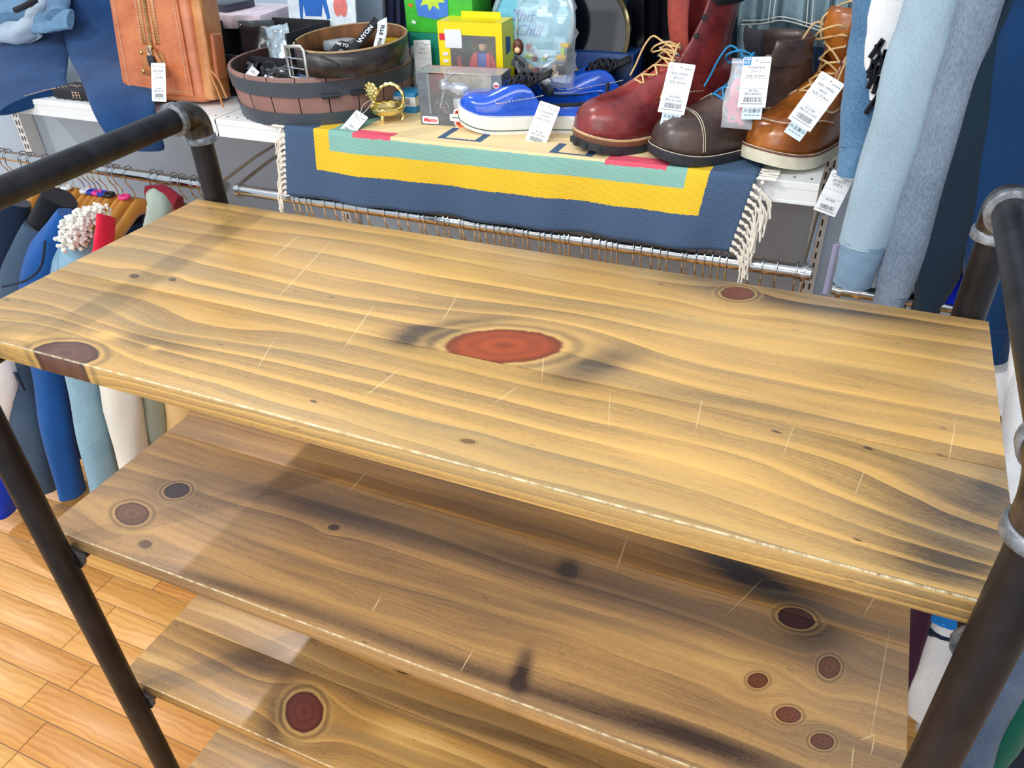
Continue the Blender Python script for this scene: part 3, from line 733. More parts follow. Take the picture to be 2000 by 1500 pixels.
def boot(name, label, heel, rz, L, W, lm, tonguem, soles, Hs, lean=0.0, lacem=lacey, lugs=False, flare=.5, toe_cap=False, moc=False, topw=1.0, sz=0.03, tongue_up=.04, cuff=None, eyem=steel, nl=5, loop=True, heeltop=.03, height=.112, g0=.42, tw=.022, lz=.062):
    t = thing(name, label, 'boot', heel); T = XF(heel, rz)
    H = [(0, .085), (.06, .105), (.2, height), (.42, height + .002), (.52, .098), (.62, .080), (.72, .066), (.82, .058), (.90, .049), (.95, .038), (.985, .020), (1, .002)]
    z = .0
    for (th, g, mat, nm) in soles:
        mb = MB(); layer(mb, L, W, z, z + th, g, T)
        part = mb.build(nm, mat, t); z += th
        if lugs and nm == 'outsole':
            lg = MB()
            ol = outline(L, W, 22, g - .001)
            for q in range(2, len(ol) - 2, 2):
                x, y = ol[q]
                lg.box((x, y * .93, .004 + .012 * max(0, (x / L - .72) / .28) ** 2), (.011, .012, .010), T, bev=.001)
            lg.build('tread_lug', mat, part, kind='stuff')
    if heeltop:
        MB().ext([(x * .30 / 1.0 if False else x, y) for x, y in outline(L, W, 26, .002) if x < L * .30], .012, T @ Matrix.Translation((0, 0, 0))).build('heel_block', soles[0][2], t)
    gp = lambda q: .26 * min(1, max(0, (.60 - q) / .12)) if q < .60 else 0
    mb = MB(); upper(mb, L, W, H, z, T, gap=gp); up = mb.build('vamp', lm, t, solid=.0022)
    prof = [(z + .045, .300, .083, .036), (z + .10, .285, .072, .036), (z + .14, .265 - lean * .3, .058, .036 * topw), (Hs * .75 + z * .25, .25 - lean * .7, .057, .039 * topw), (Hs, .24 - lean, .060, .041 * topw)]
    gf = lambda f: g0 + flare * f ** 1.6
    mb = MB(); shaft(mb, L, W, prof, T, gf); sh = mb.build('shaft', lm, t, solid=.0028)
    if cuff:
        mb = MB(); pc = [tuple(np.array(prof[-1]) + np.array((-.042, .012 * lean, .0022, .0022))), tuple(np.array(prof[-1]) + np.array((.002, 0, .0025, .0025)))]
        shaft(mb, L, W, pc, T, lambda f: 1.25, m=4); mb.build('padded_collar', cuff, sh, solid=.0036)
    # tongue
    rows = []
    for k in range(15):
        f = k / 14
        if f < .35: q = .60 - f / .35 * .18; x = q * L; zc = z + interp(H, q) - .004; wd = .022
        else:
            g = (f - .35) / .65; zc = z + .112 + (Hs + tongue_up - z - .112) * g; x = (.42 - .012 - (.42 - .30) * 0 - .0) * L - .010 * g - lean * L * g + .012 * math.sin(g * 2.2) * (1 + 1.5 * tongue_up / .04); wd = tw + .008 * g
            if g > .93: wd *= .8
        rows.append([Vector((x - .35 * abs(v) ** 2 * wd, v * wd, zc - (.003 * abs(v) if f < .35 else 0))) for v in np.linspace(-1, 1, 9)])
    mb = MB().grid(rows, False, T); mb.build('tongue', tonguem, t, solid=.003)
    # lace rows: up the instep, then up the shaft
    def row(k, s):
        f = k / (nl - 1)
        if f < .45:
            q = .63 - f / .45 * .175; sp = .017 + .004 * f; p = surf(L, W, H, z, q, math.pi / 2 - s * .36, off=.003); p.y = s * sp; return p
        g = (f - .45) / .55; zc = z + .104 + lz * g
        a = np.interp(zc - z, [.05, .11, .15], [.083, .070, .059]); cx = np.interp(zc - z, [.05, .11, .15], [.30, .283, .265 - lean * .3]) * L
        th = g0 + .06
        return Vector((cx + (a + .004) * math.cos(th), s * (.037) * math.sin(th) * (1.02 + .25 * g), zc))
    ey = MB()
    for k in range(nl):
        for s in (-1, 1):
            p = row(k, s); ey.tube([p + Vector((.0025 * math.cos(a), 0, .0025 * math.sin(a))) if k > nl / 2 else p + Vector((.0025 * math.cos(a), .0025 * math.sin(a), .001 * -math.cos(a))) for a in np.linspace(0, 6.28, 9)[:-1]], .0012, 6, T, closed=True)
    ey.build('eyelet', eyem, sh, kind='stuff')
    for k in range(nl - 1):
        for s in (-1, 1):
            a = row(k, s); b = row(k + 1, -s); mid = (a + b) / 2 + Vector((.006, 0, .006))
            lace([a, a * .7 + b * .3 + Vector((.004, 0, .005)), mid, b], T, lacem, t)
    a, b = row(0, -1), row(0, 1); lace([a, (a + b) / 2 + Vector((.004, 0, .004)), b], T, lacem, t)
    if loop:
        a = row(nl - 1, 1); b = row(nl - 1, -1)
        lace([a, a + Vector((.02, .022, .012)), a + Vector((.036, .030, -.012)), a + Vector((.040, .022, -.050)), a + Vector((.046, .020, -.072))], T, lacem, t)
        lace([b, b + Vector((.012, -.014, .008)), b + Vector((.024, -.022, -.010)), b + Vector((.034, -.028, -.038)), b + Vector((.046, -.026, -.056))], T, lacem, t)
        lace([a, a + Vector((.020, -.01, .010)), a + Vector((.030, -.035, .000)), b + Vector((.016, -.006, -.016)), b + Vector((.012, .03, -.006)), a + Vector((.016, .004, -.004))], T, lacem, t)
    st = MB()
    if toe_cap:
        for dq in (0, -.012): stitch(st, [surf(L, W, H, z, .80 + dq, a, off=.0012) for a in np.linspace(.08, math.pi - .08, 12)], T, .0006, .003)
    if moc:
        ring_ = [surf(L, W, H, z, q, a, off=.001) for q, a in ((.60, .35), (.70, .62), (.80, .80), (.88, .95), (.925, 1.25), (.935, 1.57), (.925, 1.9), (.88, 2.2), (.80, 2.34), (.70, 2.52), (.60, 2.79))]
        MB().tube(catmull(ring_, 5), .0022, 6, T).build('moc_seam', lm, up)
        stitch(st, [p + Vector((0, 0, .0022)) for p in ring_], T, .0008, .003)
    for s in (-1, 1):
        base = 0 if s > 0 else math.pi
        for dq in (0, .008):
            stitch(st, [surf(L, W, H, z, .62 + dq, base + s * 1.25, off=.0012), surf(L, W, H, z, .655 + dq, base + s * .95, off=.0012), surf(L, W, H, z, .60 + dq, base + s * .62, off=.0012), surf(L, W, H, z, .45, base + s * (.50 + dq), off=.0012), surf(L, W, H, z, .25, base + s * (.46 + dq), off=.0012)], T, .0006, .003)
    welt = [Vector((x, y, z + .0006 + .012 * max(0, (x / L - .72) / .28) ** 2)) for x, y in outline(L, W, 26, .0028)]
    stitch(st, welt[2:-2], T, .0006, .003)
    st.build('stitching', thread, up, kind='stuff')
    return t, T, prof, z
def dirv(d): return Vector((math.cos(d), math.sin(d), 0))
def heel_from_toe(px, py, ang, L, dz=.005):
    p = P(px, py, z=SZ + dz); p.z = SZ + .0055; d = dirv(math.radians(ang)); return p - d * L
# red boot
a = 226; L_ = .315
h = heel_from_toe(1128, 296, a, L_)
tb, T, prof, z = boot('work_boot', 'tall oxblood leather work boot with open collar and tan laces', h, math.radians(a), L_, .116, redl, redin,
    [(.014, .003, rubber, 'outsole'), (.008, .004, midbrown, 'midsole'), (.003, .0045, tanwelt, 'welt')], .262, lean=.02, lugs=True, flare=.55, g0=.62, tw=.028, lz=.028, tongue_up=.03, cuff=blk, nl=6, topw=1.15)
lb = MB(); Tl = T @ Matrix.Translation((.285 * L_ + .057, .0, .225)) @ Matrix.Rotation(math.pi / 2, 4, 'Z') @ Matrix.Rotation(math.pi / 2, 4, 'X')
hk = MB()
Tl = T @ Matrix.Translation((.40 * L_ + .012, .0, .232)) @ Matrix.Rotation(math.pi / 2, 4, 'Z') @ Matrix.Rotation(math.radians(80), 4, 'X')
lab = MB().ext([(-.012, -.013), (.012, -.013), (.012, .013), (-.012, .013)], .001, Tl).build('tongue_label', blk, tb)
wg = MB()
for k in range(4): wg.ext([(-.009, .006 - k * .0035), (.006 - k * .002, .0085 - k * .0035), (.008 - k * .002, .0065 - k * .0035), (-.006, .0035 - k * .0035)][::-1], .0005, Tl @ Matrix.Translation((0, 0, .001)))
wg.build('wing_emblem', plain('emblem_red', c8(220, 50, 60), .6), lab, kind='stuff')
for s in (-1, 1):
    for k in range(3):
        zc = .175 + k * .028; f = k / 2; th = .62 + .55 * (.35 + .5 * f) ** 1.6 + .20
        c = Vector((.25 * L_ + .059 * math.cos(th) - .006 * k * .3, s * .045 * math.sin(th) * 1.02, zc)); n = Vector((math.cos(th), s * math.sin(th), 0))
        hk.tube([c, c + n * .004, c + n * .006], [.0045, .0045, .003], 10, T)
hk.build('speed_hook', rubber, tb, kind='stuff')
# brown boot
a = 222; L_ = .305
h = heel_from_toe(1274, 316, a, L_)
tb2, T2_, _, _ = boot('ankle_boot', 'dark brown cap-toe leather boot with bright blue laces', h, math.radians(a), L_, .114, brnl, blk,
    [(.016, .0035, rubber, 'outsole')], .180, lean=-.06, lacem=laceb, flare=.6, lz=.035, toe_cap=True, tongue_up=.015, nl=5, topw=1.2)
lm_ = MB()
for (u, v, w_, h_) in ((0, 0, .0012, .007), (.005, 0, .0012, .007), (.0025, 0, .005, .0012), (.0085, .0005, .001, .006), (.0115, -.001, .005, .0012), (.0135, -.001, .001, .004)): lm_.box((u, v, 0), (w_, h_, .0006), None)
H0 = [(0, .085), (.06, .105), (.2, .112), (.42, .114), (.52, .098), (.62, .080)]
# tan boot
a = 240; L_ = .300
h = heel_from_toe(1474, 330, a, L_)
tb3, T3_, _, _ = boot('moc_toe_boot', 'tan moc-toe leather boot with cream wedge sole and tall tongue', h, math.radians(a), L_, .116, tanl, tanl,
    [(.020, .004, cream_sole, 'wedge_sole'), (.003, .005, midbrown, 'welt')], .172, lean=.0, flare=.45, moc=True, tongue_up=.05, nl=6, topw=1.1, heeltop=0)
MB().tube(catmull([(.012, .016, .18), (.02, .026, .215), (-.004, .0, .228), (.02, -.028, .205), (.012, -.03, .17)], 6), .0018, 6, T3_ @ Matrix.Translation((.24 * L_ + .05, 0, 0))).build('lace', lacey, tb3)
# blue sneakers
bluel = plain('blue_patent', c8(16, 84, 206), .18, 0, .18, 40, .1, coat=.6)
whiter = plain('white_foxing', c8(236, 238, 236), .45, 0, .04, 60, .05)
def sneaker(label, toe, rz, L=.285, W=.100, gold=False):
    heel = toe - dirv(rz) * L; heel.z = SZ + .0055; T = XF(heel, rz); t = thing('sneaker', label, 'shoe', heel)
    H = [(0, .052), (.05, .062), (.2, .050), (.35, .046), (.5, .062), (.60, .066), (.70, .052), (.80, .040), (.90, .033), (.96, .024), (.99, .012), (1, .001)]
    mb = MB(); layer(mb, L, W, 0, .032, .003, T, rise=.014, g2=.004); so = mb.build('foxing_sole', whiter, t)
    mb = MB(); layer(mb, L, W, .0068, .0084, .0042, T, rise=.014); mb.build('green_pinstripe', plain('pinstripe', c8(30, 70, 60), .6), so)
    mb = MB(); text(mb, 'vintage', .010, T @ XF((L * .80, -W * .49 - .0036, .018), math.radians(10)) @ Matrix.Rotation(math.pi / 2, 4, 'X') @ Matrix.Rotation(0, 4, 'Z'), italic=.3)
    gp = lambda q: (1.05 if q < .46 else max(0, 1.05 * (1 - (q - .46) / .10)) if q < .52 else .40 if q < .62 else max(0, .40 * (1 - (q - .62) / .08)))
    mb = MB(); upper(mb, L, W, H, .029, T, gap=gp, rise=.014, sq=.6, off=-.001); up = mb.build('upper', bluel, t, solid=.0025)
    mb = MB(); rim = [surf(L, W, H, .024, q, math.pi / 2 - 1.05, .014, .6, .0005) for q in np.linspace(.03, .45, 10)]; rim2 = [Vector((p.x, -p.y, p.z)) for p in rim]
    mb.tube(catmull(rim2[::-1] + [Vector((.004, 0, .080))] + rim, 3), .0035, 7, T); mb.build('collar_lining', blk, up)
    mb = MB(); mb.add([(x * .93 + .006, y * .86, .034) for x, y in outline(L, W, 20, -.003) if x < L * .62], [tuple(range(len([1 for x, y in outline(L, W, 20, -.003) if x < L * .62])))], T); mb.build('insole', blk, t)
    rows = []
    for k in range(9):
        q = .68 - k / 8 * .30; x = q * L; zc = .024 + interp(H, q) - .002 + (.035 * max(0, (k - 4) / 4)); rows.append([Vector((x, v * .020, zc - .006 * v * v)) for v in np.linspace(-1, 1, 7)])
    MB().grid(rows, False, T).build('tongue', blk, t, solid=.004)
    for k in range(4):
        q = .655 - k * .048; zc = .024 + interp(H, q) + .005
        for s in (-1, 1): lace([(q * L, s * .022, zc - .006), (q * L - .004, s * .012, zc + .002), (q * L - .010, -s * .012, zc + .003), (q * L - .012, -s * .023, zc - .003)], T, lacek, t, r=.0028)
    st = MB()
    for s in (-1, 1):
        base = 0 if s > 0 else math.pi
        stitch(st, [surf(L, W, H, .024, q, base + s * a, .014, .6, .0012) for q, a in ((.72, .95), (.72, .6), (.60, .50), (.50, .60), (.42, .85))], T, .0006, .003)
    st.build('stitching', thread, up, kind='stuff')
    return t, T
sneaker('royal blue low sneaker with thick white sole, nearest the toy motorcycle box', P(912, 244, z=SZ) + Vector((.002, -.028, 0)), math.radians(195))
sneaker('royal blue low sneaker behind its pair, mostly hidden by the oxblood boot', P(912, 244, z=SZ) + Vector((.110, .110, 0)), math.radians(198))
# tags on the footwear
price_tag('white price tag hanging over the blue sneaker', 1075, 203, 1.365, -12, lines=['CONVERSE', 'SHOES', 'SIZE 25.0cm'], price=['¥5,900', '(税込¥6,490)'], tilt=32)
price_tag('white price tag hanging on the oxblood boot', 1333, 124, 1.345, -3, w=.044, lines=['RED WING', 'BOOTS', 'SIZE 26.0cm'], price=['¥10,000', '(税込¥11,000)'], slip='pale blue paper slip under the tag on the oxblood boot', tilt=28)
price_tag('white price tag with blue square logo on the brown boot', 1480, 111, 1.33, 4, w=.042, h=.076, lines=['Timberland', 'ブーツ', 'SIZE 25.0cm'], price=['¥8,000', '(税込¥8,800)'], slip='pale blue paper slip under the tag on the brown boot', logo=True, tilt=28)
price_tag('tilted white price tag on the tan boot', 1628, 152, 1.31, -26, w=.040, lines=['RED WING', 'IRISH', 'SIZE 27.0cm'], price=['¥12,000', '(税込¥13,200)'], slip='pale blue paper slip under the tilted tag on the tan boot', tilt=28)
price_tag('white price tag hanging from the jeans sleeve at the shelf end', 1648, 338, 1.25, -14, w=.034, h=.066, lines=['JACKET', 'SIZE L'], price=['¥3,900'], tilt=5)
# bag of pink laces
plastic = plain('clear_plastic', c8(235, 242, 248), .12, 0, .02, 30, .5, alpha=.28, spec=.8)
o = P(1458, 115, y=1.335)
bg = thing('lace_packet', 'clear zip bag of pink laces behind the blue-logo tag', 'bag', o)
Tb = XF(o) @ Matrix.Rotation(math.radians(65), 4, 'X')
rows = [[Vector((-.022 + .048 * i / 6 + .002 * math.sin(k), -.105 * k / 8, .004 * math.sin(k / 8 * 3.14) * math.sin(i / 6 * 3.14))) for i in range(7)] for k in range(9)]
MB().grid(rows, False, Tb).build('plastic_film', plastic, bg, solid=.0003)
pinkm = plain('pink_lace', c8(240, 50, 110), .6, 0, .3, 300, .2); mb = MB(); rr = random.Random(4)
for k in range(7):
    mb.tube(catmull([(-.016 + .030 * rr.random(), -.022 - .075 * rr.random(), -.003) for _ in range(6)], 5), .0022, 5, Tb)
mb.build('pink_laces', pinkm, bg)
MB().box((.002, -.006, .001), (.046, .004, .0015), Tb).build('zip_strip', plastic, bg)
# ------------------------------------------------------------ things on the white shelf
def dirt(px, py, z=SZ): return P(px, py, z=z)
ZS = SZ + .0005
# round tub
tan_w = plain('tub_wood_print', c8(150, 112, 104), .5, 0, .12, 25, .05, stretch=(1, 1, .2)); bandm = plain('tub_band', c8(70, 78, 88), .5, 0, .06, 40, .05); tubin = plain('tub_inside', c8(70, 44, 36), .6, 0, .2, 40, .05)
TC = Vector((-1.082, 1.450, ZS)); TR = .196; TZ = .096
tub = thing('storage_tub', 'round brown stave tub with dark grey bands at the shelf edge', 'tub', TC)
for k in range(20):
    a0, a1 = k / 20 * 2 * math.pi + .006, (k + 1) / 20 * 2 * math.pi - .006
    rows = []
    for zz, rr_ in ((.004, TR - .012), (TZ - .002, TR), (TZ, TR - .001), (TZ, TR - .006), (.004, TR - .018)):
        rows.append([TC + Vector((rr_ * math.cos(a), rr_ * .95 * math.sin(a), zz)) for a in np.linspace(a0, a1, 5)])
    MB().grid(rows).build('stave', tan_w, tub)
def hoop(z0, z1, ex, nm):
    r0 = TR - .012 + .012 * z0 / TZ; r1 = TR - .012 + .012 * z1 / TZ
    MB().lathe([(r0 + .001, z0), (r0 + ex, z0), (r1 + ex, z1), (r1 + .001, z1)], TC, 64, 1, .95, cap=False).build(nm, bandm, tub)
hoop(.0, .028, .003, 'lower_band'); hoop(TZ - .036, TZ - .008, .003, 'upper_band')
MB().lathe([(.001, .006), (TR - .019, .006), (TR - .019, .010), (.001, .010)], TC, 48, 1, .95, cap=False).lathe([(TR - .0185, .006), (TR - .0075, TZ - .001), (TR - .0085, TZ - .001), (TR - .0195, .006)], TC, 64, 1, .95, cap=False).build('inner_lining', tubin, tub)
for px, py in ((641, 186), (700, 178)):
    a = math.atan2(P(px, py, z=SZ + TZ - .03).y - TC.y, P(px, py, z=SZ + TZ - .03).x - TC.x); c = TC + Vector((math.cos(a) * (TR + .003), math.sin(a) * (TR * .95 + .003), TZ - .034)); d = Vector((-math.sin(a), math.cos(a), 0))
    MB().tube([c - d * .018, c + d * .018], .0048, 10).build('band_clip', rubber, tub)
blackp = plain('black_film', c8(22, 26, 34), .15, 0, .3, 40, .3, coat=.8); wpaper = plain('white_card', c8(236, 240, 244), .5, 0, .03, 40, 0); chain_m = plain('gunmetal', c8(70, 66, 60), .35, .9, .3, 200, .2)
# contents of the tub: each thing on its own
def packet(label, px, py, y, w, h, rz=0, ry=0, tilt=60, mat=blackp, thick=.006, nm='film_packet', cat='packet', seed=0, extra=None):
    o = P(px, py, y=y); T = XF(o, math.radians(rz)) @ Matrix.Rotation(math.radians(tilt), 4, 'X') @ Matrix.Rotation(math.radians(ry), 4, 'Z')
    r = random.Random(seed); t = thing(nm, label, cat, o); rows = []
    for k in range(9):
        rows.append([Vector((-w / 2 + w * i / 8, -h * k / 8, thick * math.sin(math.pi * i / 8) * math.sin(math.pi * k / 8) + (r.random() - .5) * .006)) for i in range(9)])
    MB().grid(rows, False, T).build('wrapper', mat, t, solid=.0006, angle=20)
    if extra: extra(t, T)
    return t, T
silver = plain('silver_film', c8(190, 210, 222), .08, .6, .25, 60, .8, coat=.6)
packet('tall black glossy packet standing at the back of the tub', 500, 40, 1.54, .085, .12, 20, 0, 70, blackp, seed=2)
packet('crinkled silver plastic sleeve leaning left of the belt buckle', 540, 50, 1.50, .055, .10, 10, 12, 60, silver, seed=5)
packet('small black packet lying left in the tub', 490, 118, 1.44, .06, .06, -10, 0, 30, blackp, seed=7)
packet('black foil packet in the tub below the silver sleeve', 545, 130, 1.40, .07, .05, 15, 10, 30, blackp, seed=9)
packet('flat dark blue packet in the tub under the belt', 660, 128, 1.46, .14, .09, 0, 0, 12, plain('navy_film', c8(30, 50, 100), .3), seed=11)
packet('narrow white backing card upright behind the belt buckle', 564, 92, 1.485, .032, .075, 0, 0, 62, wpaper, .001, 'backing_card', 'card', 12)
packet('royal blue scrap of packaging at the left edge inside the tub', 482, 146, 1.375, .032, .03, 0, 10, 40, plain('blue_film', c8(20, 50, 150), .3), seed=14)
price_tag('white price tag lying inside the tub on the left', 500, 135, 1.36, -28, w=.028, h=.045, lines=['ACC'], tilt=45)
def _red(t, T): MB().box((0, -.016, .004), (.018, .010, .001), T).build('red_patch', plain('tag_red', c8(220, 70, 90), .6), t)
packet('small white card with a red patch in front of the chain', 532, 150, 1.325, .034, .032, 0, -10, 45, wpaper, .001, 'printed_card', 'card', 15, _red)
ch = thing('metal_chain', 'dark metal curb chain heaped at the tub front', 'chain', P(550, 155, y=1.33)); c0 = P(548, 153, y=1.335); rr = random.Random(3); mb = MB()
for k in range(46):
    q = c0 + Vector((-.022 + .055 * (k / 46) + .008 * math.sin(k * .9), .012 * math.sin(k * 1.3), .002 - .006 * k / 46 + .005 * rr.random())); a = rr.random() * 6
    u = Vector((math.cos(a), math.sin(a), rr.random() - .5)).normalized(); v = u.orthogonal().normalized()
    mb.tube([q + u * .0042 * math.cos(b) + v * .0028 * math.sin(b) for b in np.linspace(0, 6.28, 9)[:-1]], .001, 5, closed=True)
mb.build('chain_links', chain_m, ch, kind='stuff')
kc = thing('cable_clip', 'black cable clip with a thin wire loop beside the chain', 'clip', P(515, 140, y=1.35)); q = P(515, 142, y=1.35)
MB().box(q, (.010, .008, .026), bev=.003, rz=.4).build('clip_body', rubber, kc); MB().tube(catmull([q + Vector(v) for v in ((0, 0, .01), (.012, 0, .022), (.028, .004, .018), (.034, 0, .004), (.02, -.004, -.006))], 5), .0012, 6).build('wire_loop', rubber, kc)
# belt coiled on the tub
bl_o = plain('belt_black_leather', c8(46, 42, 44), .4, 0, .5, 50, .2, coat=.2); bl_i = plain('belt_raw_inside', c8(120, 76, 40), .7, 0, .35, 40, .3, stretch=(1, 1, .3)); bl_e = plain('belt_edge', c8(176, 150, 112), .7, 0, .2, 60, .1)
bz = SZ + TZ + .002; BC = P(690, 105, z=bz + .02); BH = .046
belt = thing('leather_belt', 'coiled dark leather belt with a square silver buckle standing on the tub', 'belt', (BC.x, BC.y, bz))
bxr, byr = .108, .118; angs = np.linspace(math.radians(212), math.radians(212 + 350), 60)
def bpt(a, z, o=0): return Vector((BC.x + (bxr + o) * math.cos(a), BC.y + (byr + o) * math.sin(a), bz + z + .010 * (.5 + .5 * math.sin(a))))
MB().grid([[bpt(a, 0, .0012) for a in angs], [bpt(a, BH, .0012) for a in angs]]).build('outer_face', bl_o, belt, solid=.0012)
MB().grid([[bpt(a, 0, -.0012) for a in angs], [bpt(a, BH, -.0012) for a in angs]]).build('inner_face', bl_i, belt, solid=.0012)
MB().tube([bpt(a, BH + .0002) for a in angs], .0021, 6).build('cut_edge', bl_e, belt)
tipa = np.linspace(math.radians(238), math.radians(292), 20)
MB().grid([[bpt(a, .003 + .017 * max(0, (i - 12) / 7) ** 1.6, .0045) for i, a in enumerate(tipa)], [bpt(a, BH - .003 - .017 * max(0, (i - 12) / 7) ** 1.6, .0045) for i, a in enumerate(tipa)]]).build('belt_tip', bl_o, belt, solid=.002)
bc = bpt(math.radians(244), BH / 2 + .001, .012); ta = math.radians(264) + math.pi / 2
Tk = Matrix.Translation(bc) @ Matrix.Rotation(ta, 4, 'Z') @ Matrix.Rotation(math.pi / 2, 4, 'X')
mb = MB(); fr = [(-.022, -.028), (.018, -.030), (.024, -.024), (.024, .024), (.018, .030), (-.022, .028)]
mb.tube([Vector((x, y, 0)) for x, y in fr], .0042, 8, Tk, closed=True, flat=.6); bk = mb.build('buckle_frame', plain('satin_steel', c8(200, 200, 196), .28, 1, .1, 40, .05), belt, angle=60)
for dy in (-.009, .009): MB().tube([Vector((-.020, dy, .002)), Vector((.0, dy, .006)), Vector((.022, dy, .005))], .0018, 6, Tk).build('buckle_prong', chrome, bk)
MB().tube([Vector((-.012, -.026, 0)), Vector((-.012, .026, 0))], .002, 6, Tk).build('buckle_bar', chrome, bk)
# lanyard
ly = thing('ribbon_lanyard', 'black and white lettered ribbon lanyard looped over the belt', 'lanyard', P(720, 90, y=1.47))
def ribbon(pts, w, mat, nm, parent, words, wm, size=.011, upv=None):
    pts = catmull(pts, 6); rows = []
    for i, p in enumerate(pts):
        d = (pts[min(i + 1, len(pts) - 1)] - pts[max(i - 1, 0)]).normalized(); u = d.cross(upv or Vector((0, -1, .4))).normalized(); rows.append([p - u * w / 2, p + u * w / 2])
    rb = MB().grid(rows).build(nm, mat, parent, solid=.0008)
    if words:
        i = len(pts) // 2; d = (pts[i + 4] - pts[i - 4]).normalized(); n_ = (upv or Vector((0, -1, .4))); u = d.cross(n_).normalized(); n2 = u.cross(d).normalized()
        M = Matrix((d, -u, n2 * -1)).transposed().to_4x4() if False else Matrix((d, -u, d.cross(-u))).transposed().to_4x4()
        m_ = MB(); text(m_, words, size, Matrix.Translation(pts[i] + d.cross(-u) * .0016) @ M, bold=.03); m_.build('lettering', wm, rb, smooth=False)
ribbon([P(688, 96, y=1.425), P(705, 78, y=1.45), P(724, 55, y=1.47), P(737, 38, y=1.48)], .020, blk, 'black_ribbon', ly, 'ANYONE', wpaper, .013)
ribbon([P(746, 38, y=1.48), P(746, 60, y=1.46), P(741, 82, y=1.445), P(736, 104, y=1.43)], .024, wpaper, 'white_ribbon', ly, 'ELLE  FOL', blk, .011)
ribbon([P(650, 100, y=1.40), P(664, 88, y=1.42), P(680, 92, y=1.42), P(695, 104, y=1.415)], .016, blk, 'black_ribbon_end', ly, 'ME YOU', wpaper, .009)
yl = plain('yellow_plush', c8(226, 180, 20), .9, 0, .15, 200, .3)
t = thing('yellow_pouch', 'mustard yellow fabric pouch inside the coiled belt', 'pouch', P(765, 90, y=1.49)); q = P(765, 93, y=1.49)
MB().box(q, (.036, .03, .036), bev=.008, rz=.3).build('pouch_body', yl, t); MB().box(q + Vector((-.045, -.02, -.012)), (.030, .02, .016), bev=.006, rz=.1).build('pouch_flap', yl, t)
t = thing('grey_case', 'small pale grey case lying inside the belt coil', 'case', P(650, 88, y=1.47)); MB().box(P(655, 86, y=1.47), (.075, .05, .02), bev=.004).build('case_body', plain('pale_grey', c8(170, 180, 190), .4), t)
# black crate and white box behind the bag
t = thing('black_crate', 'black open crate standing between the leather bag and the tub', 'crate', P(470, 200, z=SZ)); cx = P(455, 170, z=SZ).x
for (c, d, nm) in (((-1.285, 1.60, SZ + .07), (.26, .005, .14), 'crate_back'), ((-1.413, 1.52, SZ + .07), (.005, .16, .14), 'crate_side'), ((-1.157, 1.52, SZ + .07), (.005, .16, .14), 'crate_side'), ((-1.285, 1.52, SZ + .003), (.26, .16, .005), 'crate_floor'), ((-1.285, 1.442, SZ + .045), (.26, .005, .09), 'crate_front')):
    MB().box(c, d, bev=.001).build(nm, blk, t)
t = thing('white_gift_box', 'pale pink-white flat box with a dark sleeve lying behind the bag', 'box', P(480, 40, y=1.6)); q = P(480, 25, y=1.62)
MB().box(q + Vector((0, 0, -.006)), (.18, .16, .030), bev=.002, rz=.12).build('box_body', plain('pale_pink_card', c8(232, 216, 226), .5), t); MB().box(q + Vector((-.035, -.01, .018)), (.075, .09, .016), bev=.002, rz=-.15).build('dark_sleeve', plain('slate_card', c8(60, 60, 76), .35), t)
# poster
q = P(630, 60, y=1.60); t = thing('poster_board', 'white upright poster showing a blue sweater and pink shoes', 'poster', q)
Tp = XF(P(632, 66, y=1.60), math.radians(-3)) @ Matrix.Rotation(math.radians(82), 4, 'X'); MB().box((0, .11, 0), (.19, .30, .004), Tp).build('board', plain('poster_white', c8(222, 234, 244), .4), t)
pr = plain('print_shirt_blue', c8(24, 100, 190), .6); sh = [(-.052, .11), (-.052, .03), (-.045, .028), (-.040, .06), (-.036, .035), (.010, .036), (.015, .062), (.026, .030), (.034, .034), (.018, .11)]
MB().ext(sh[::-1], .0006, Tp @ Matrix.Translation((-.01, 0, .002))).build('printed_sweater', pr, t)
pk = plain('print_shoe_pink', c8(224, 122, 116), .6)
for dx, rz_ in ((.046, .2), (.062, -.1)): MB().ext([(dx + .011 * math.cos(a), .058 + .020 * math.sin(a)) for a in np.linspace(0, 6.28, 19)[:-1]], .0006, Tp @ Matrix.Translation((0, 0, .0020 + .0003 * rz_))).build('printed_shoe', pk, t)
# gold ornament
gold = plain('gold_metal', c8(252, 230, 160), .3, 1, .1, 120, .6)
q = P(760, 236, z=SZ + .004); t = thing('gold_ornament', 'small gold flower trinket dish with a twisted handle and feet', 'ornament', (q.x, q.y, SZ + .004)); q = Vector((q.x, q.y, SZ + .004))
MB().lathe([(.004, .016), (.022, .014), (.031, .019), (.034, .026), (.031, .027), (.026, .020), (.004, .018)], q, 28).build('dish', gold, t)
for k in range(3):
    a = k * 2.1 + .6; c = q + Vector((.026 * math.cos(a), .026 * math.sin(a), 0)); MB().tube([c + Vector((0, 0, .016)), c + Vector((.004 * math.cos(a), .004 * math.sin(a), .007)), c], [.004, .003, .0045], 8).build('foot', gold, t)
MB().tube([q + Vector((.034 * math.cos(a), .034 * math.sin(a), .0285 + .001 * math.sin(a * 14))) for a in np.linspace(0, 6.28, 50)[:-1]], .0028, 6, closed=True).build('beaded_rim', gold, t)
MB().tube(catmull([q + Vector(v) for v in ((.030, .004, .028), (.036, .006, .050), (.020, .004, .070), (-.004, 0, .068), (-.022, -.004, .050), (-.030, -.004, .028))], 7), [.0034 + .0008 * math.sin(i * 1.7) for i in range(36)], 8).build('twisted_handle', gold, t)
fc = q + Vector((-.026, -.012, .060)); mb = MB()
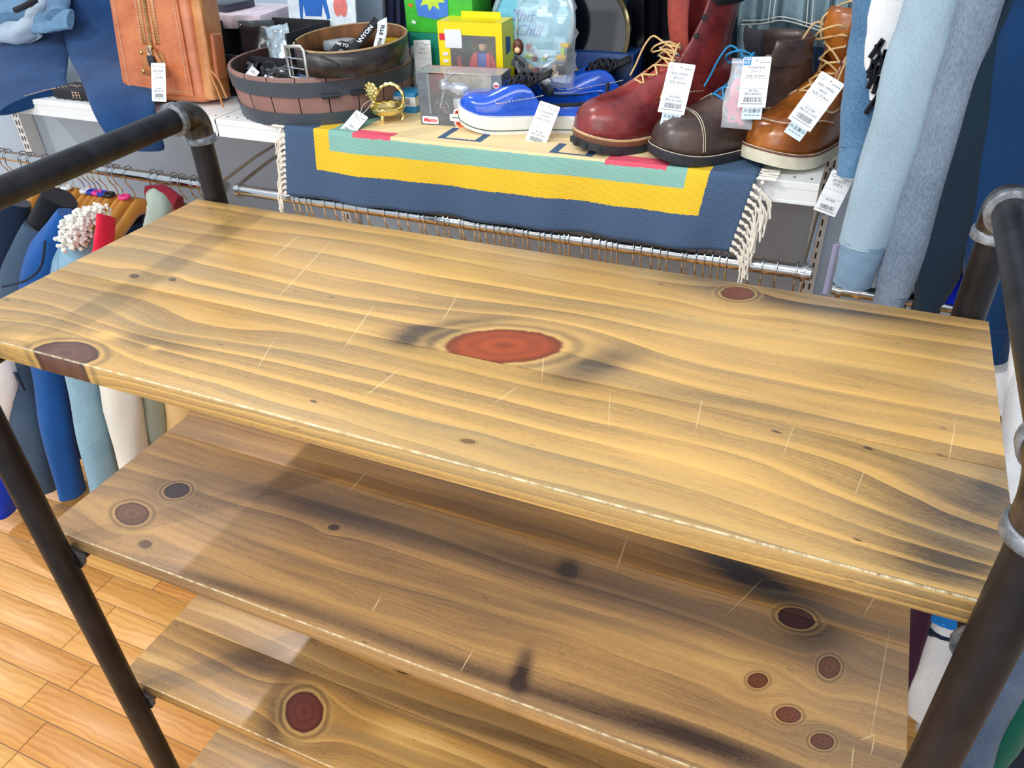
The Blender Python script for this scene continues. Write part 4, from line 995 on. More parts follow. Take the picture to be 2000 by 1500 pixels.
for ring, n_, rr_ in ((0, 6, .006), (1, 9, .012)):
    for k in range(n_): a = k / n_ * 6.28 + ring; mb.sphere(fc + Vector((rr_ * math.cos(a), -.004 + .003 * ring, rr_ * math.sin(a))), (.0055, .003, .0055), 5)
mb.sphere(fc + Vector((0, -.006, 0)), .004, 5); mb.build('rose_flower', gold, t)
mb = MB()
for k in range(5): mb.sphere(q + Vector((-.028 + .004 * (k % 2), -.010, .030 + k * .007)), (.006, .005, .0045), 5)
mb.build('leaf_cluster', gold, t)
price_tag('white price tag on the gold ornament, lying over the rug', 708, 222, 1.315, -24, w=.036, h=.050, lines=['インテリア', 'トレー'], price=['¥990'], tilt=50, tie=q + Vector((-.02, -.02, .045)))
# small blue and white box
q = P(796, 218, z=SZ); t = thing('small_blue_box', 'small white and blue carton with a barcode beside the motorcycle box', 'box', (q.x, q.y, SZ)); T = XF((q.x, q.y, SZ), math.radians(4))
bb = MB().box((0, 0, .022), (.066, .05, .044), T, bev=.001).build('carton', plain('carton_blue', c8(40, 140, 200), .4), t); MB().box((0, -.0003, .0275), (.0662, .0502, .018), T).build('white_band', wpaper, bb)
mb = MB(); barcode(mb, .008, .016, .026, .013, T @ Matrix.Translation((0, -.0253, .012)) @ Matrix.Rotation(math.pi / 2, 4, 'X'), z=.0003, seed=3); text(mb, 'Web', .012, T @ Matrix.Translation((-.022, -.0256, .028)) @ Matrix.Rotation(math.pi / 2, 4, 'X')); mb.build('printing', ink, bb, smooth=False)
# motorcycle box
def boxframe(label, nm, cat, px0, py0, w, d, h, rz, z=SZ + .0040):
    o = P(px0, py0, z=z); o.z = z; return thing(nm, label, cat, o), XF(o, math.radians(rz)), o
t, T, o = boxframe('clear-fronted grey box holding a silver toy motorcycle', 'toy_motorcycle_box', 'toy box', 823, 244, 0, 0, 0, 6)
mw, md, mh = .170, .058, .100
gcard = plain('brushed_grey_card', c8(120, 128, 138), .35, .3, .2, 30, .1, stretch=(.2, 1, 1)); rcard = plain('rust_card', c8(180, 84, 62), .5, 0, .3, 40, .1)
MB().box((mw / 2, md - .001, mh / 2), (mw, .002, mh), T).build('back_card', rcard, t)
MB().box((mw / 2, md / 2, .001), (mw, md, .002), T).build('base_card', gcard, t)
for (c, d) in (((.012, .001, mh / 2), (.024, .0015, mh)), ((mw - .010, .001, mh / 2), (.020, .0015, mh)), ((mw / 2, .001, .011), (mw, .0014, .022)), ((mw - .0005, md / 2, mh / 2), (.001, md, mh)), ((.0005, md / 2, mh / 2), (.001, md, mh))): MB().box(c, d, T).build('card_frame', gcard, t)
MB().box((mw / 2, md - .004, mh * .58), (mw * .60, .002, mh * .6), T).build('scene_print', plain('scene_beige', c8(214, 200, 170), .6, 0, .3, 60), t)
MB().box((mw / 2, md / 2, mh - .0005), (mw, md, .001), T).build('clear_top', plain('box_plastic', c8(240, 246, 250), .08, 0, .02, 30, .2, alpha=.30, spec=.9), t)
MB().box((mw / 2, -.0005, mh * .6), (mw * .76, .0006, mh * .74), T).build('clear_window', plain('window_plastic', c8(240, 246, 250), .06, 0, .02, 30, .1, alpha=.10, spec=.9), t)
F = T @ Matrix.Rotation(math.pi / 2, 4, 'X'); rd = plain('logo_red', c8(224, 40, 60), .5); org = plain('logo_orange', c8(236, 96, 40), .5)
def rrect(w, h, r, n=4):
    out = []
    for cx_, cy_, a0 in ((w / 2 - r, h / 2 - r, 0), (-w / 2 + r, h / 2 - r, 90), (-w / 2 + r, -h / 2 + r, 180), (w / 2 - r, -h / 2 + r, 270)):
        for k in range(n + 1): a = math.radians(a0 + 90 * k / n); out.append((cx_ + r * math.cos(a), cy_ + r * math.sin(a)))
    return out
lp = MB().ext(rrect(.034, .014, .003), .0005, F @ Matrix.Translation((.021, .011, .0008))).build('oval_label', wpaper, t); mb = MB(); text(mb, 'Maisto', .0105, F @ Matrix.Translation((.021, .011, .0014)), bold=.03, italic=.2); mb.build('lettering', rd, lp, smooth=False)
sh_ = [(0, -.022), (-.011, -.014), (-.014, -.006), (-.021, -.005), (-.021, .006), (-.014, .007), (-.012, .014), (0, .020), (.012, .014), (.014, .007), (.021, .006), (.021, -.005), (.014, -.006), (.011, -.014)]
s1 = MB().ext([(x * 1.08, y * 1.08) for x, y in sh_][::-1], .0006, F @ Matrix.Translation((mw * .50, .018, .0010))).build('shield_emblem', wpaper, t)
MB().ext([(0, -.020), (-.010, -.013), (-.012, -.007), (.012, -.007), (.010, -.013)][::-1], .0004, F @ Matrix.Translation((mw * .50, .018, .0017))).ext([(-.012, .008), (-.010, .013), (0, .018), (.010, .013), (.012, .008)][::-1], .0004, F @ Matrix.Translation((mw * .50, .018, .0017))).build('orange_field', org, s1, kind='stuff')
mb = MB(); text(mb, 'MOTOR', .0052, F @ Matrix.Translation((mw * .50, .018 + .0112, .0022)), bold=.03); text(mb, 'CYCLES', .0046, F @ Matrix.Translation((mw * .50, .018 - .0100, .0022)), bold=.03); text(mb, 'HARLEY-DAVIDSON', .0040, F @ Matrix.Translation((mw * .50, .0186, .0018)), bold=.02); mb.build('lettering', blk, s1, smooth=False)
s2 = MB().ext([(.006 * math.cos(a), .006 * math.sin(a)) for a in np.linspace(0, 6.28, 17)[:-1]], .0005, F @ Matrix.Translation((mw - .010, mh * .82, .0012))).build('round_seal', wpaper, t); MB().box((0, -.001, .0008), (.008, .004, .0003), F @ Matrix.Translation((mw - .010, mh * .82, .0012))).build('seal_stripe', rd, s2)
# toy motorcycle
o2 = T @ Vector((.082, .026, .006)); tm = thing('toy_motorcycle', 'silver scale-model motorcycle displayed inside the clear box', 'toy motorcycle', o2); Tm = XF(o2, math.radians(4)) @ Matrix.Scale(1.25, 4)
silv = plain('toy_silver', c8(206, 212, 220), .2, .7, .15, 60, .1); 
for x_ in (-.038, .040):
    w_ = MB().tube([Vector((x_ + .017 * math.cos(a), 0, .018 + .017 * math.sin(a))) for a in np.linspace(0, 6.28, 25)[:-1]], .0042, 8, Tm, closed=True).build('tyre', rubber, tm)
    mb = MB().tube([Vector((x_ + .0125 * math.cos(a), 0, .018 + .0125 * math.sin(a))) for a in np.linspace(0, 6.28, 25)[:-1]], .0012, 6, Tm, closed=True)
    for k in range(8): a = k * .785; mb.tube([Vector((x_, 0, .018)), Vector((x_ + .0125 * math.cos(a), 0, .018 + .0125 * math.sin(a)))], .0006, 4, Tm)
    mb.build('rim', silv, w_)
MB().tube([Vector((-.038, .005, .018)), Vector((-.026, .005, .056))], .002, 6, Tm).tube([Vector((-.038, -.005, .018)), Vector((-.026, -.005, .056))], .002, 6, Tm).build('fork', silv, tm, kind='stuff')
MB().sphere((-.006, 0, .048), (.020, .009, .010), 8, Tm).build('fuel_tank', silv, tm); MB().sphere((-.030, 0, .052), (.010, .010, .010), 7, Tm).build('headlamp', silv, tm)
MB().box((0, 0, .024), (.030, .016, .022), Tm, bev=.003).build('engine', silv, tm); MB().sphere((.024, 0, .043), (.018, .009, .005), 7, Tm).build('saddle', rubber, tm); MB().sphere((.040, 0, .034), (.020, .008, .009), 7, Tm).build('rear_fender', silv, tm)
MB().tube([Vector((-.002, -.012, .012)), Vector((.020, -.014, .012)), Vector((.055, -.014, .016))], .0034, 8, Tm).build('exhaust_pipe', silv, tm); MB().tube(catmull([Vector((-.018, -.018, .066)), Vector((-.024, -.008, .062)), Vector((-.024, .008, .062)), Vector((-.018, .018, .066))], 4), .0014, 6, Tm).build('handlebar', silv, tm)
MB().box((-.024, 0, .070), (.002, .020, .018), Tm, bev=.0008).build('windscreen', plastic, tm)
# yellow toy box
yel = plain('yellow_card', c8(250, 226, 10), .35, 0, .03, 30, .02)
by_ = 1.47; q0, q1 = P(860, 128, y=by_), P(975, 38, y=by_); tz = q1.z; yw, yd, yh = .136, .062, tz - SZ - .0005
o = Vector((P(853, 40, y=by_).x, by_, ZS + .004)); yh -= .012
t = thing('yellow_toy_box', 'bright yellow window box with a toy figure inside, behind the motorcycle box', 'toy box', o); T = XF(o, math.radians(3)); F = T @ Matrix.Rotation(math.pi / 2, 4, 'X')
wx0, wx1, wz0, wz1 = .024, yw - .014, yh - .125, yh - .024
for (c, d) in (((wx0 / 2, .001, yh / 2), (wx0, .0014, yh)), (((yw + wx1) / 2, .001, yh / 2), (yw - wx1, .0014, yh)), (((wx0 + wx1) / 2, .001, (yh + wz1) / 2), (wx1 - wx0, .0014, yh - wz1)), (((wx0 + wx1) / 2, .001, wz0 / 2), (wx1 - wx0, .0014, wz0))): MB().box(c, d, T).build('front_card', yel, t)
for (c, d) in (((.0006, yd / 2, yh / 2), (.0012, yd, yh)), ((yw - .0006, yd / 2, yh / 2), (.0012, yd, yh)), ((yw / 2, yd, yh / 2), (yw, .0012, yh)), ((yw / 2, yd / 2, yh - .0006), (yw, yd, .0012)), ((yw / 2, yd / 2, .0006), (yw, yd, .0012))): MB().box(c, d, T).build('side_card', yel, t)
MB().box((yw * .52, yd * .9, yh + .005), (yw * .62, .001, .010), T).build('hang_flap', yel, t)
MB().box(((wx0 + wx1) / 2, -.0003, (wz0 + wz1) / 2), (wx1 - wx0, .0005, wz1 - wz0), T).build('clear_window', plain('window_plastic', c8(240, 246, 250), .06, 0, .02, 30, .1, alpha=.10, spec=.9), t)
MB().box((yw / 2, yd - .003, (wz0 + wz1) / 2), (yw - .01, .001, .10), T).build('backdrop', plain('olive_print', c8(150, 140, 70), .6, 0, .5, 60), t)
s_ = MB().ext(rrect(.036, .034, .003), .0004, F @ Matrix.Translation((.033, yh - .031, .0006))).build('price_sticker', wpaper, t); mb = MB(); barcode(mb, .004, .009, .024, .008, F @ Matrix.Translation((.033, yh - .031, .0004)), z=.0004, seed=9)
for k in range(4): mb.box((.0, -.001 - .0035 * k, .0005), (.026, .0012, .0001), F @ Matrix.Translation((.033, yh - .031, .0004)))
mb.build('printing', ink, s_, smooth=False)
MB().ext(rrect(.014, .012, .001), .0003, F @ Matrix.Translation((.010, yh - .028, .0006))).build('red_logo_patch', rd, t); MB().ext(rrect(.017, .020, .002), .0003, F @ Matrix.Translation((.013, yh - .105, .0006))).build('red_picture_patch', rd, t)
for k in range(3): MB().ext(rrect(.012, .006, .002), .0003, F @ Matrix.Translation((.014, yh - .060 - k * .013, .0006))).build('printed_icon', wpaper, t)
MB().ext([(-.012, -.016), (.012, -.012), (.012, .014), (-.012, .018)], .0003, T @ Matrix.Translation((yw + .0004, yd / 2, yh - .045)) @ Matrix.Rotation(math.pi / 2, 4, 'Z') @ Matrix.Rotation(math.pi / 2, 4, 'X')).build('side_emblem', plain('emblem_blue', c8(60, 70, 130), .5), t)
# plain toys inside: a red pod and a plain peg doll in a red coat
ft = T @ Vector((.082, .030, wz0 - .02)); d_ = thing('peg_doll', 'plain toy doll in red coat and blue top inside the yellow box', 'toy', ft); Td = XF(ft, math.radians(3))
skin = plain('toy_skin', c8(232, 196, 150), .5); redc = plain('toy_red', c8(214, 60, 66), .35); bluec = plain('toy_blue', c8(50, 90, 190), .4); gryc = plain('toy_grey', c8(150, 170, 200), .4); dk = plain('toy_hair', c8(60, 50, 44), .5)
MB().box((0, 0, .024), (.022, .012, .048), Td, bev=.004).build('trousers', gryc, d_); MB().box((0, 0, .064), (.026, .014, .040), Td, bev=.005).build('blue_top', bluec, d_)
for s in (-1, 1): MB().box((s * .014, -.001, .062), (.010, .018, .046), Td, bev=.003).build('coat_half', redc, d_); MB().tube([Vector((s * .017, -.001, .080)), Vector((s * .025, -.003, .062)), Vector((s * .023, -.006, .042))], [.005, .0045, .004], 8, Td).build('sleeve', redc, d_)
MB().sphere((0, 0, .097), (.0085, .0085, .011), 8, Td).build('head', skin, d_); MB().sphere((0, .001, .103), (.009, .009, .007), 7, Td).build('hair', dk, d_)
ft = T @ Vector((.045, .030, wz0 - .005)); d_ = thing('toy_pod', 'red toy seat pod with dark hollow inside the yellow box', 'toy', ft); Td = XF(ft, 0)
MB().tube([Vector((.017 * math.cos(a), 0, .052 + .020 * math.sin(a))) for a in np.linspace(math.radians(150), math.radians(390), 14)], .005, 8, Td).build('red_rim', redc, d_); MB().sphere((0, .003, .056), (.013, .006, .014), 7, Td).build('dark_hollow', blk, d_); MB().box((0, 0, .020), (.020, .014, .024), Td, bev=.004).build('lilac_base', plain('toy_lilac', c8(200, 120, 190), .4), d_)
# green box and teal box behind
gq = P(799, 60, y=1.53); gx0, gx1 = P(798, 60, y=1.53).x, P(918, 60, y=1.53).x; gz = P(800, 62, y=1.53).z
o = Vector((gx0, 1.53, ZS)); t = thing('teal_carton', 'teal and white carton standing under the green box', 'box', o)
MB().box(((gx0 + gx1) / 2, 1.575, (ZS + gz) / 2), (gx1 - gx0, .09, gz - ZS - .001), bev=.001).build('carton', plain('teal_card', c8(24, 130, 110), .4), t)
MB().box((gx0 + .022, 1.5295, (ZS + gz) / 2 - .01), (.040, .001, gz - ZS - .035)).build('pale_panel', plain('pale_panel', c8(214, 230, 236), .5), t)
price_tag('white price tag standing against the teal carton', 824, 78, 1.515, 3, w=.040, h=.085, lines=['TOY', 'セット'], price=['¥1,900'], tilt=8)
o = Vector((gx0 - .004, 1.53, gz)); t = thing('green_game_box', 'bright green patterned box stacked on the teal carton', 'box', o); gw = gx1 - gx0 + .012
MB().box((o.x + gw / 2, 1.575, gz + .07), (gw, .09, .14), bev=.001).build('box_body', plain('bright_green', c8(70, 190, 60), .4), t)
Fg = Matrix.Translation((o.x, 1.5295, gz)) @ Matrix.Rotation(math.pi / 2, 4, 'X')
MB().ext([(.030, .032), (.070, .026), (.100, .034), (.104, .10), (.020, .11)][::-1], .0004, Fg).build('blue_print', plain('print_blue2', c8(70, 130, 220), .5), t)
star = []
for k in range(18): a = k / 18 * 6.283; r_ = .034 if k % 2 else .020; star.append((.064 + r_ * math.cos(a), .068 + r_ * .8 * math.sin(a)))
MB().ext(star, .0006, Fg).build('lime_starburst', plain('print_lime', c8(200, 230, 70), .5), t)
for k, (x_, y_, cc) in enumerate(((.014, .018, 'w'), (.010, .050, 'o'), (.085, .016, 'o'), (.108, .030, 'w'))): MB().ext([(x_, y_), (x_ + .008, y_ - .003), (x_ + .010, y_ + .002), (x_ + .002, y_ + .005)][::-1], .0004, Fg).build('confetti_print', wpaper if cc == 'w' else org, t)
t = thing('purple_toy', 'purple and yellow toy behind the yellow box', 'toy', P(925, 20, y=1.56)); q = P(925, 12, y=1.56); MB().sphere(q, (.010, .010, .03), 7).build('purple_body', plain('toy_purple', c8(96, 60, 140), .5), t); MB().sphere(q + Vector((.012, -.01, .022)), .008, 7).build('yellow_ball', yel, t)
MB().cyl((q.x, q.y, ZS), (q.x, q.y, q.z - .02), .006, 12).build('stand_rod', rubber, t)
# round tin with blue lid picture, plastic bag with toys, round black mirror
def disc(label, nm, cat, px, py, y, r, rimm, facem, tilt=12, thick=.02):
    c = P(px, py, y=y); t = thing(nm, label, cat, c); Tt = XF(c) @ Matrix.Rotation(math.radians(90 - tilt), 4, 'X')
    MB().tube([Vector((r * math.cos(a), r * math.sin(a), 0)) for a in np.linspace(0, 2 * math.pi, 49)[:-1]], .006, 8, Tt, closed=True).build('rim', rimm, t)
    MB().ext([((r - .002) * math.cos(a), (r - .002) * math.sin(a)) for a in np.linspace(0, 2 * math.pi, 49)[:-1]], .004, Tt @ Matrix.Translation((0, 0, -.004))).build('face', facem, t); return t, Tt
t, Tt = disc('round blue lettered tin lid leaning behind the plastic bag', 'round_tin', 'tin', 1040, 46, 1.56, .085, plain('pale_tin', c8(170, 196, 206), .3, .4), plain('tin_blue', c8(110, 196, 222), .35, 0, .15, 30))
mb = MB(); text(mb, 'This', .030, Tt @ Matrix.Translation((-.024, .012, .0006)), italic=.4); text(mb, 'Chill', .030, Tt @ Matrix.Translation((-.010, -.014, .0006)), italic=.4); mb.build('lettering', bluec, t, smooth=False)
MB().ext([(-.03, .03), (-.005, .05), (.0, .07), (-.012, .052)], .0006, Tt).build('palm_print', plain('print_green', c8(40, 150, 120), .5), t)
t, Tt = disc('large round black dish with a shiny rim leaning behind the sneakers', 'round_dish', 'dish', 1128, 70, 1.60, .105, plain('shiny_rim', c8(120, 110, 84), .12, 1, .4, 30), plain('dish_black', c8(14, 16, 26), .12, 0, .2, 20), tilt=15)
t = thing('blue_box', 'dark blue box with yellow lettering behind the sneakers', 'box', P(1140, 140, y=1.62)); bx0 = P(1115, 140, y=1.57); bx1 = P(1235, 140, y=1.57)
MB().box(((bx0.x + bx1.x) / 2, 1.615, SZ + .055), (bx1.x - bx0.x, .085, .11), bev=.001).build('carton', plain('carton_navy', c8(26, 62, 120), .4), t); mb = MB(); Fq = Matrix.Translation((bx0.x + .028, 1.572, SZ + .070)) @ Matrix.Rotation(math.pi / 2, 4, 'X')
text(mb, 'PLAY', .018, Fq, bold=.06); text(mb, 'CITY', .018, Fq @ Matrix.Translation((0, -.016, 0)), bold=.06); mb.build('lettering', yl, t, smooth=False)
q = P(1065, 70, y=1.475); t = thing('clear_toy_bag', 'crinkled clear plastic bag of small toys behind the blue sneaker', 'bag', q); r = random.Random(12)
rows = []
for k in range(15):
    z_ = q.z + .075 - .165 * k / 14; hw_ = .062 - .010 * abs(k / 14 - .5)
    rows.append([Vector((q.x + hw_ * math.cos(a) + (r.random() - .5) * .010, q.y + (.004 + .024 * math.sin(k / 14 * 3.0)) * math.sin(a) + (r.random() - .5) * .010, z_ + (r.random() - .5) * .006)) for a in np.linspace(0, 2 * math.pi, 19)[:-1]])
rows.append([rows[-1][i] * 1.0 for i in range(18)]); mb = MB().rings(rows, None, (False, True)); mb.build('plastic_film', plain('bag_plastic', c8(238, 244, 250), .06, .25, .02, 30, .6, alpha=.24, spec=1.0), t, angle=15)
for k in range(26):
    c = q + Vector(((r.random() - .5) * .085, (r.random() - .5) * .022, -.015 - .07 * r.random())); cm = [plain('bit_%d' % j, c8(*cc), .3) for j, cc in enumerate(((230, 190, 60), (230, 230, 232), (60, 60, 70), (180, 160, 130), (150, 50, 40), (160, 200, 90)))][k % 6]
    tt = thing('toy_piece', ['yellow', 'white', 'black', 'beige', 'brown', 'lime'][k % 6] + ' small toy piece inside the clear plastic bag', 'toy', c, group='toy pieces in the clear bag')
    MB().box(c, (.006 + .014 * r.random(), .008, .006 + .010 * r.random()), bev=.0015, rz=r.random() * 3).build('block', cm, tt)
c = P(1012, 92, y=1.45); t = thing('brown_charm', 'dark brown hooded charm hanging beside the blue tin', 'charm', c); MB().sphere(c, (.011, .008, .015), 8).build('body', plain('charm_brown', c8(90, 40, 30), .3), t); MB().sphere(c + Vector((.001, -.006, -.004)), (.006, .004, .006), 6).build('face', skin, t); MB().tube([c + Vector((0, 0, .013)), c + Vector((.002, 0, .06))], .0006, 5).build('cord', rubber, t)
c = P(1040, 150, y=1.46); t = thing('toy_blaster', 'black and grey toy gun lying behind the blue sneaker', 'toy', c); Tt = XF(c, math.radians(-20), ry=math.radians(25))
MB().box((0, 0, 0), (.11, .014, .014), Tt, bev=.003).build('barrel', plain('toy_dark_grey', c8(70, 76, 84), .4), t); MB().box((-.036, 0, .010), (.03, .012, .010), Tt, bev=.002).build('sight', rubber, t); MB().box((-.02, 0, -.02), (.018, .012, .03), Tt, bev=.003).build('grip', rubber, t); MB().box((.03, 0, .011), (.02, .016, .008), Tt, bev=.002).build('pale_panel', wpaper, t)
MB().box(c + Vector((.01, .03, -.055)), (.13, .05, .05), bev=.006).build('grey_tray', plain('tray_grey', c8(196, 200, 196), .4), t)

# ------------------------------------------------------------ leather bag
bagl = leather('saddle_leather', c8(222, 136, 88), c8(184, 98, 56), .34); bagl2 = leather('saddle_leather_light', c8(222, 158, 96), c8(184, 112, 56), .4)
bo = Vector((-1.440, 1.366, SZ + .003)); bag = thing('shoulder_bag', 'tan stitched leather shoulder bag with a central zip on the shelf edge', 'bag', bo); T = XF(bo, math.radians(8)) @ Matrix.Rotation(math.radians(-9), 4, 'X')
BW, BD, BHt = .220, .075, .245
def slab(w, d, h, taper=.0, bev=.012):
    bm = bmesh.new(); bmesh.ops.create_cube(bm, size=1)
    for v in bm.verts: k = 1 - taper * (v.co.z + .5); v.co = Vector((v.co.x * w * k, v.co.y * d * k, (v.co.z + .5) * h))
    bmesh.ops.bevel(bm, geom=bm.edges[:], offset=bev, segments=4, affect='EDGES', profile=.6); bm.verts.index_update(); vs = [v.co.copy() for v in bm.verts]; fs = [tuple(v.index for v in f.verts) for f in bm.faces]; bm.free(); return vs, fs
vs, fs = slab(BW, BD, BHt, .08, .022); MB().add(vs, fs, T).build('bag_body', bagl, bag)
vs, fs = slab(.028, BD * .9, BHt * .92, .04, .010); MB().add(vs, fs, T @ Matrix.Translation((BW / 2 + .004, 0, .006))).build('side_gusset', bagl2, bag)
vs, fs = slab(.012, BD * .5, .09, .1, .005); MB().add(vs, fs, T @ Matrix.Translation((BW / 2 + .022, -.004, .05))).build('side_pocket', bagl, bag)
def front(x, z, o=.0): k = 1 - .08 * (z / BHt); return Vector((x * k, -BD / 2 * k - .001 - o, z))
mb = MB(); pan = [(-.088, .022), (.082, .014), (.080, .235), (-.092, .238)]
MB().add([front(x, z, .0002) for x, z in pan] + [front(x, z, .0030) for x, z in pan], [(0, 1, 2, 3), (7, 6, 5, 4), (0, 4, 5, 1), (1, 5, 6, 2), (2, 6, 7, 3), (3, 7, 4, 0)], T).build('front_panel', bagl, bag)
for x_ in (-.022, .012): MB().add([front(x_ - .006, .115, .0034), front(x_ + .006, .115, .0034), front(x_ + .008, .24, .0034), front(x_ - .004, .24, .0034)], [(0, 1, 2, 3)], T).build('zip_facing', bagl2, bag, solid=.0012)
brass = plain('aged_brass', c8(190, 164, 104), .3, 1, .2, 80, .1); zp = MB()
for k in range(30): zp.box(front(-.005, .118 + k * .0041, .004), (.007, .002, .0022), T)
z_ = MB().add([front(-.010, .115, .0030), front(.0, .115, .0030), front(.002, .24, .0030), front(-.008, .24, .0030)], [(0, 1, 2, 3)], T).build('zip_tape', blk, bag, solid=.0008); zp.build('zip_teeth', brass, z_, kind='stuff')
MB().sphere(front(-.005, .110, .007), (.006, .004, .007), 7, T).build('zip_slider', brass, bag)
MB().add([front(-.002, .104, .010), front(.020, .060, .012), (front(.029, .066, .012)), front(.006, .108, .010)], [(0, 1, 2, 3)], T).build('leather_pull', bagl2, bag, solid=.003)
MB().add([front(-.040, .055, .0034), front(.030, .050, .0034), front(.024, .10, .0034), front(-.030, .108, .0034)], [(0, 1, 2, 3)], T).build('lower_patch', bagl2, bag, solid=.0012)
for x_, zq in ((-.034, .100), (-.036, .062)): MB().sphere(front(x_, zq, .005), (.0045, .002, .0045), 6, T).build('brass_rivet', brass, bag)
st = MB()
for s_pts in ([(-.080, .030), (-.084, .13), (-.086, .235)], [(.072, .022), (.073, .13), (.072, .235)], [(-.080, .030), (0, .024), (.072, .022)], [(-.028, .12), (-.027, .235)], [(.018, .12), (.019, .235)], [(-.017, .12), (-.016, .235)], [(.007, .12), (.008, .235)]):
    stitch(st, [front(x_, zq, .0052) for x_, zq in s_pts], T, .0007, .0035)
stitch(st, [Vector((BW / 2 + .012, -BD * .40, z__)) for z__ in (.03, .12, .22)], T, .0007, .0035); st.build('stitching', thread, bag, kind='stuff')
MB().tube(catmull([T @ Vector((BW / 2 + .014, -.03, .19)), T @ Vector((BW / 2 + .022, -.04, .12)), T @ Vector((BW / 2 + .026, -.044, .06)), T @ Vector((BW / 2 + .040, -.05, .03)), T @ Vector((BW / 2 + .052, -.055, -.004))], 6), .0022, 6).tube(catmull([T @ Vector((BW / 2 + .024, -.044, .07)), T @ Vector((BW / 2 + .044, -.046, .05)), T @ Vector((BW / 2 + .060, -.05, .015))], 6), .0022, 6).build('leather_cord', bagl2, bag)
MB().tube(catmull([T @ Vector((-BW / 2 + .01, 0, .23)), T @ Vector((-.06, -.01, .33)), T @ Vector((.05, .0, .34)), T @ Vector((BW / 2 + .01, 0, .24))], 8), .009, 10, flat=.35).build('shoulder_strap', bagl2, bag)
for s in (-1, 1): MB().tube([T @ (Vector((s * (BW / 2 + .004), 0, .232)) + Vector((.010 * math.cos(a), 0, .010 * math.sin(a)))) for a in np.linspace(0, 6.28, 17)[:-1]], .0022, 8, closed=True).build('strap_ring', brass, bag)
ck = T @ Vector(front(-.006, .093, .010)); MB().tube([ck + Vector((.0055 * math.cos(a), 0, .010 + .009 * math.sin(a))) for a in np.linspace(0, 6.28, 17)[:-1]], .0014, 8, closed=True).build('silver_clasp', chrome, bag); MB().box(ck + Vector((0, -.001, -.010)), (.020, .008, .024), bev=.004).build('black_lock_tag', rubber, bag)
price_tag('white price tag hanging on the front of the leather bag', 309, 123, 1.315, 3, w=.040, h=.078, lines=['HARDWARE', 'バッグ', 'LEATHER'], price=['¥3,900', '(税込¥4,290)'], tilt=22)
# ------------------------------------------------------------ clothes
def limb(mb, pts, w, t, side=(1, .15, 0), n=18, folds=.05, seed=0, cap=True, k=7):
    """cloth tube: elliptical sections w x t across the path, with soft folds"""
    P_ = catmull(pts, k); N = len(P_); rows = []; side = Vector(side)
    ws = np.interp(np.linspace(0, 1, N), np.linspace(0, 1, len(w)), w); ts = np.interp(np.linspace(0, 1, N), np.linspace(0, 1, len(t)), t)
    for i, p in enumerate(P_):
        d = (P_[min(i + 1, N - 1)] - P_[max(i - 1, 0)]).normalized(); s = (side - d * side.dot(d)).normalized(); u = d.cross(s)
        row = []
        for j in range(n):
            a = j / n * 2 * math.pi; L = i / N
            f = 1 + folds * (math.sin(3 * a + seed + 5 * L) + .7 * math.sin(5 * a + seed * 2 - 9 * L) + .5 * math.sin(2 * a + 24 * L + seed))
            row.append(p + s * ws[i] / 2 * f * math.cos(a) + u * ts[i] / 2 * f * math.sin(a))
        rows.append(row)
    mb.rings(rows, None, (cap, cap)); return rows
def body(mb, xs, y0, y1, th=.03, seed=0):
    """folded front-to-back body of a hanging garment; xs = (x, z) down its height"""
    rows = []
    for q, (x, z) in enumerate(xs):
        row = []
        for j in range(28):
            a = j / 28 * 2 * math.pi; c = math.copysign(abs(math.cos(a)) ** .5, math.cos(a)); s = math.sin(a)
            f = 1 + .25 * math.sin(5 * a + seed + q * .5)
            row.append(Vector((x + th / 2 * s * f + .006 * math.sin(7 * c + seed), (y0 + y1) / 2 + (y1 - y0) / 2 * c, z)))
        rows.append(row)
    mb.rings(rows)
cuffs = []
def hanging(name, label, cat, mat, nodes, w, t, ytop=None, cuff=None, y1=1.44, zt=None, bodyx=None, seed=0, th=.03, extend=None, side=(1, .15, 0), zmax=None):
    if zmax is None and nodes[0][0] < 900: zmax = .80
    pts = [P(a, b, y=c) for a, b, c in nodes]
    if extend:
        d = (pts[0] - pts[1]).normalized(); pts = [pts[0] + d * extend] + pts; w = [w[0]] + list(w); t = [t[0]] + list(t)
    g = thing(name, label, cat, (pts[-1].x, pts[-1].y, pts[-1].z))
    mb = MB()
    if cuff:
        cl, cm = cuff; d = (pts[-1] - pts[-2]).normalized(); main = pts[:-1] + [pts[-1] - d * cl * 0]
        limb(mb, main, w, t, side, seed=seed); mb.build('sleeve', mat, g, angle=60)
        c = MB(); e = pts[-1]; rows = limb(c, [e - d * .006, e + d * cl * .15, e + d * cl * .6, e + d * cl], [w[-1] * .98, w[-1] * .90, w[-1] * .84, w[-1] * .80], [t[-1]] * 4, side, n=40, folds=.02, seed=seed); c.build('ribbed_cuff', cm, g, angle=60)
    else:
        limb(mb, pts, w, t, side, seed=seed); mb.build('sleeve', mat, g, angle=60)
    if y1:
        mb = MB(); xs = [(p.x + .01, p.z) for p in pts]
        if zmax and xs[0][1] > zmax:
            zs = [q[1] for q in xs][::-1]; xq = [q[0] for q in xs][::-1]; xs = [(float(np.interp(zmax, zs, xq)), zmax)] + [q for q in xs if q[1] < zmax]
        body(mb, xs, min(p.y for p in pts) + .05, y1, th, seed); mb.build('body', mat, g, angle=60)
    return g, pts
NAVYc = cloth('navy_cloth', c8(26, 42, 66)); SLATE = cloth('slate_cloth', c8(62, 84, 108)); BLUEc = cloth('blue_cloth', c8(24, 84, 156)); DEN_L = cloth('light_denim', c8(120, 164, 192), fade=c8(160, 198, 216)); CREAMc = cloth('cream_cloth', c8(226, 224, 214))
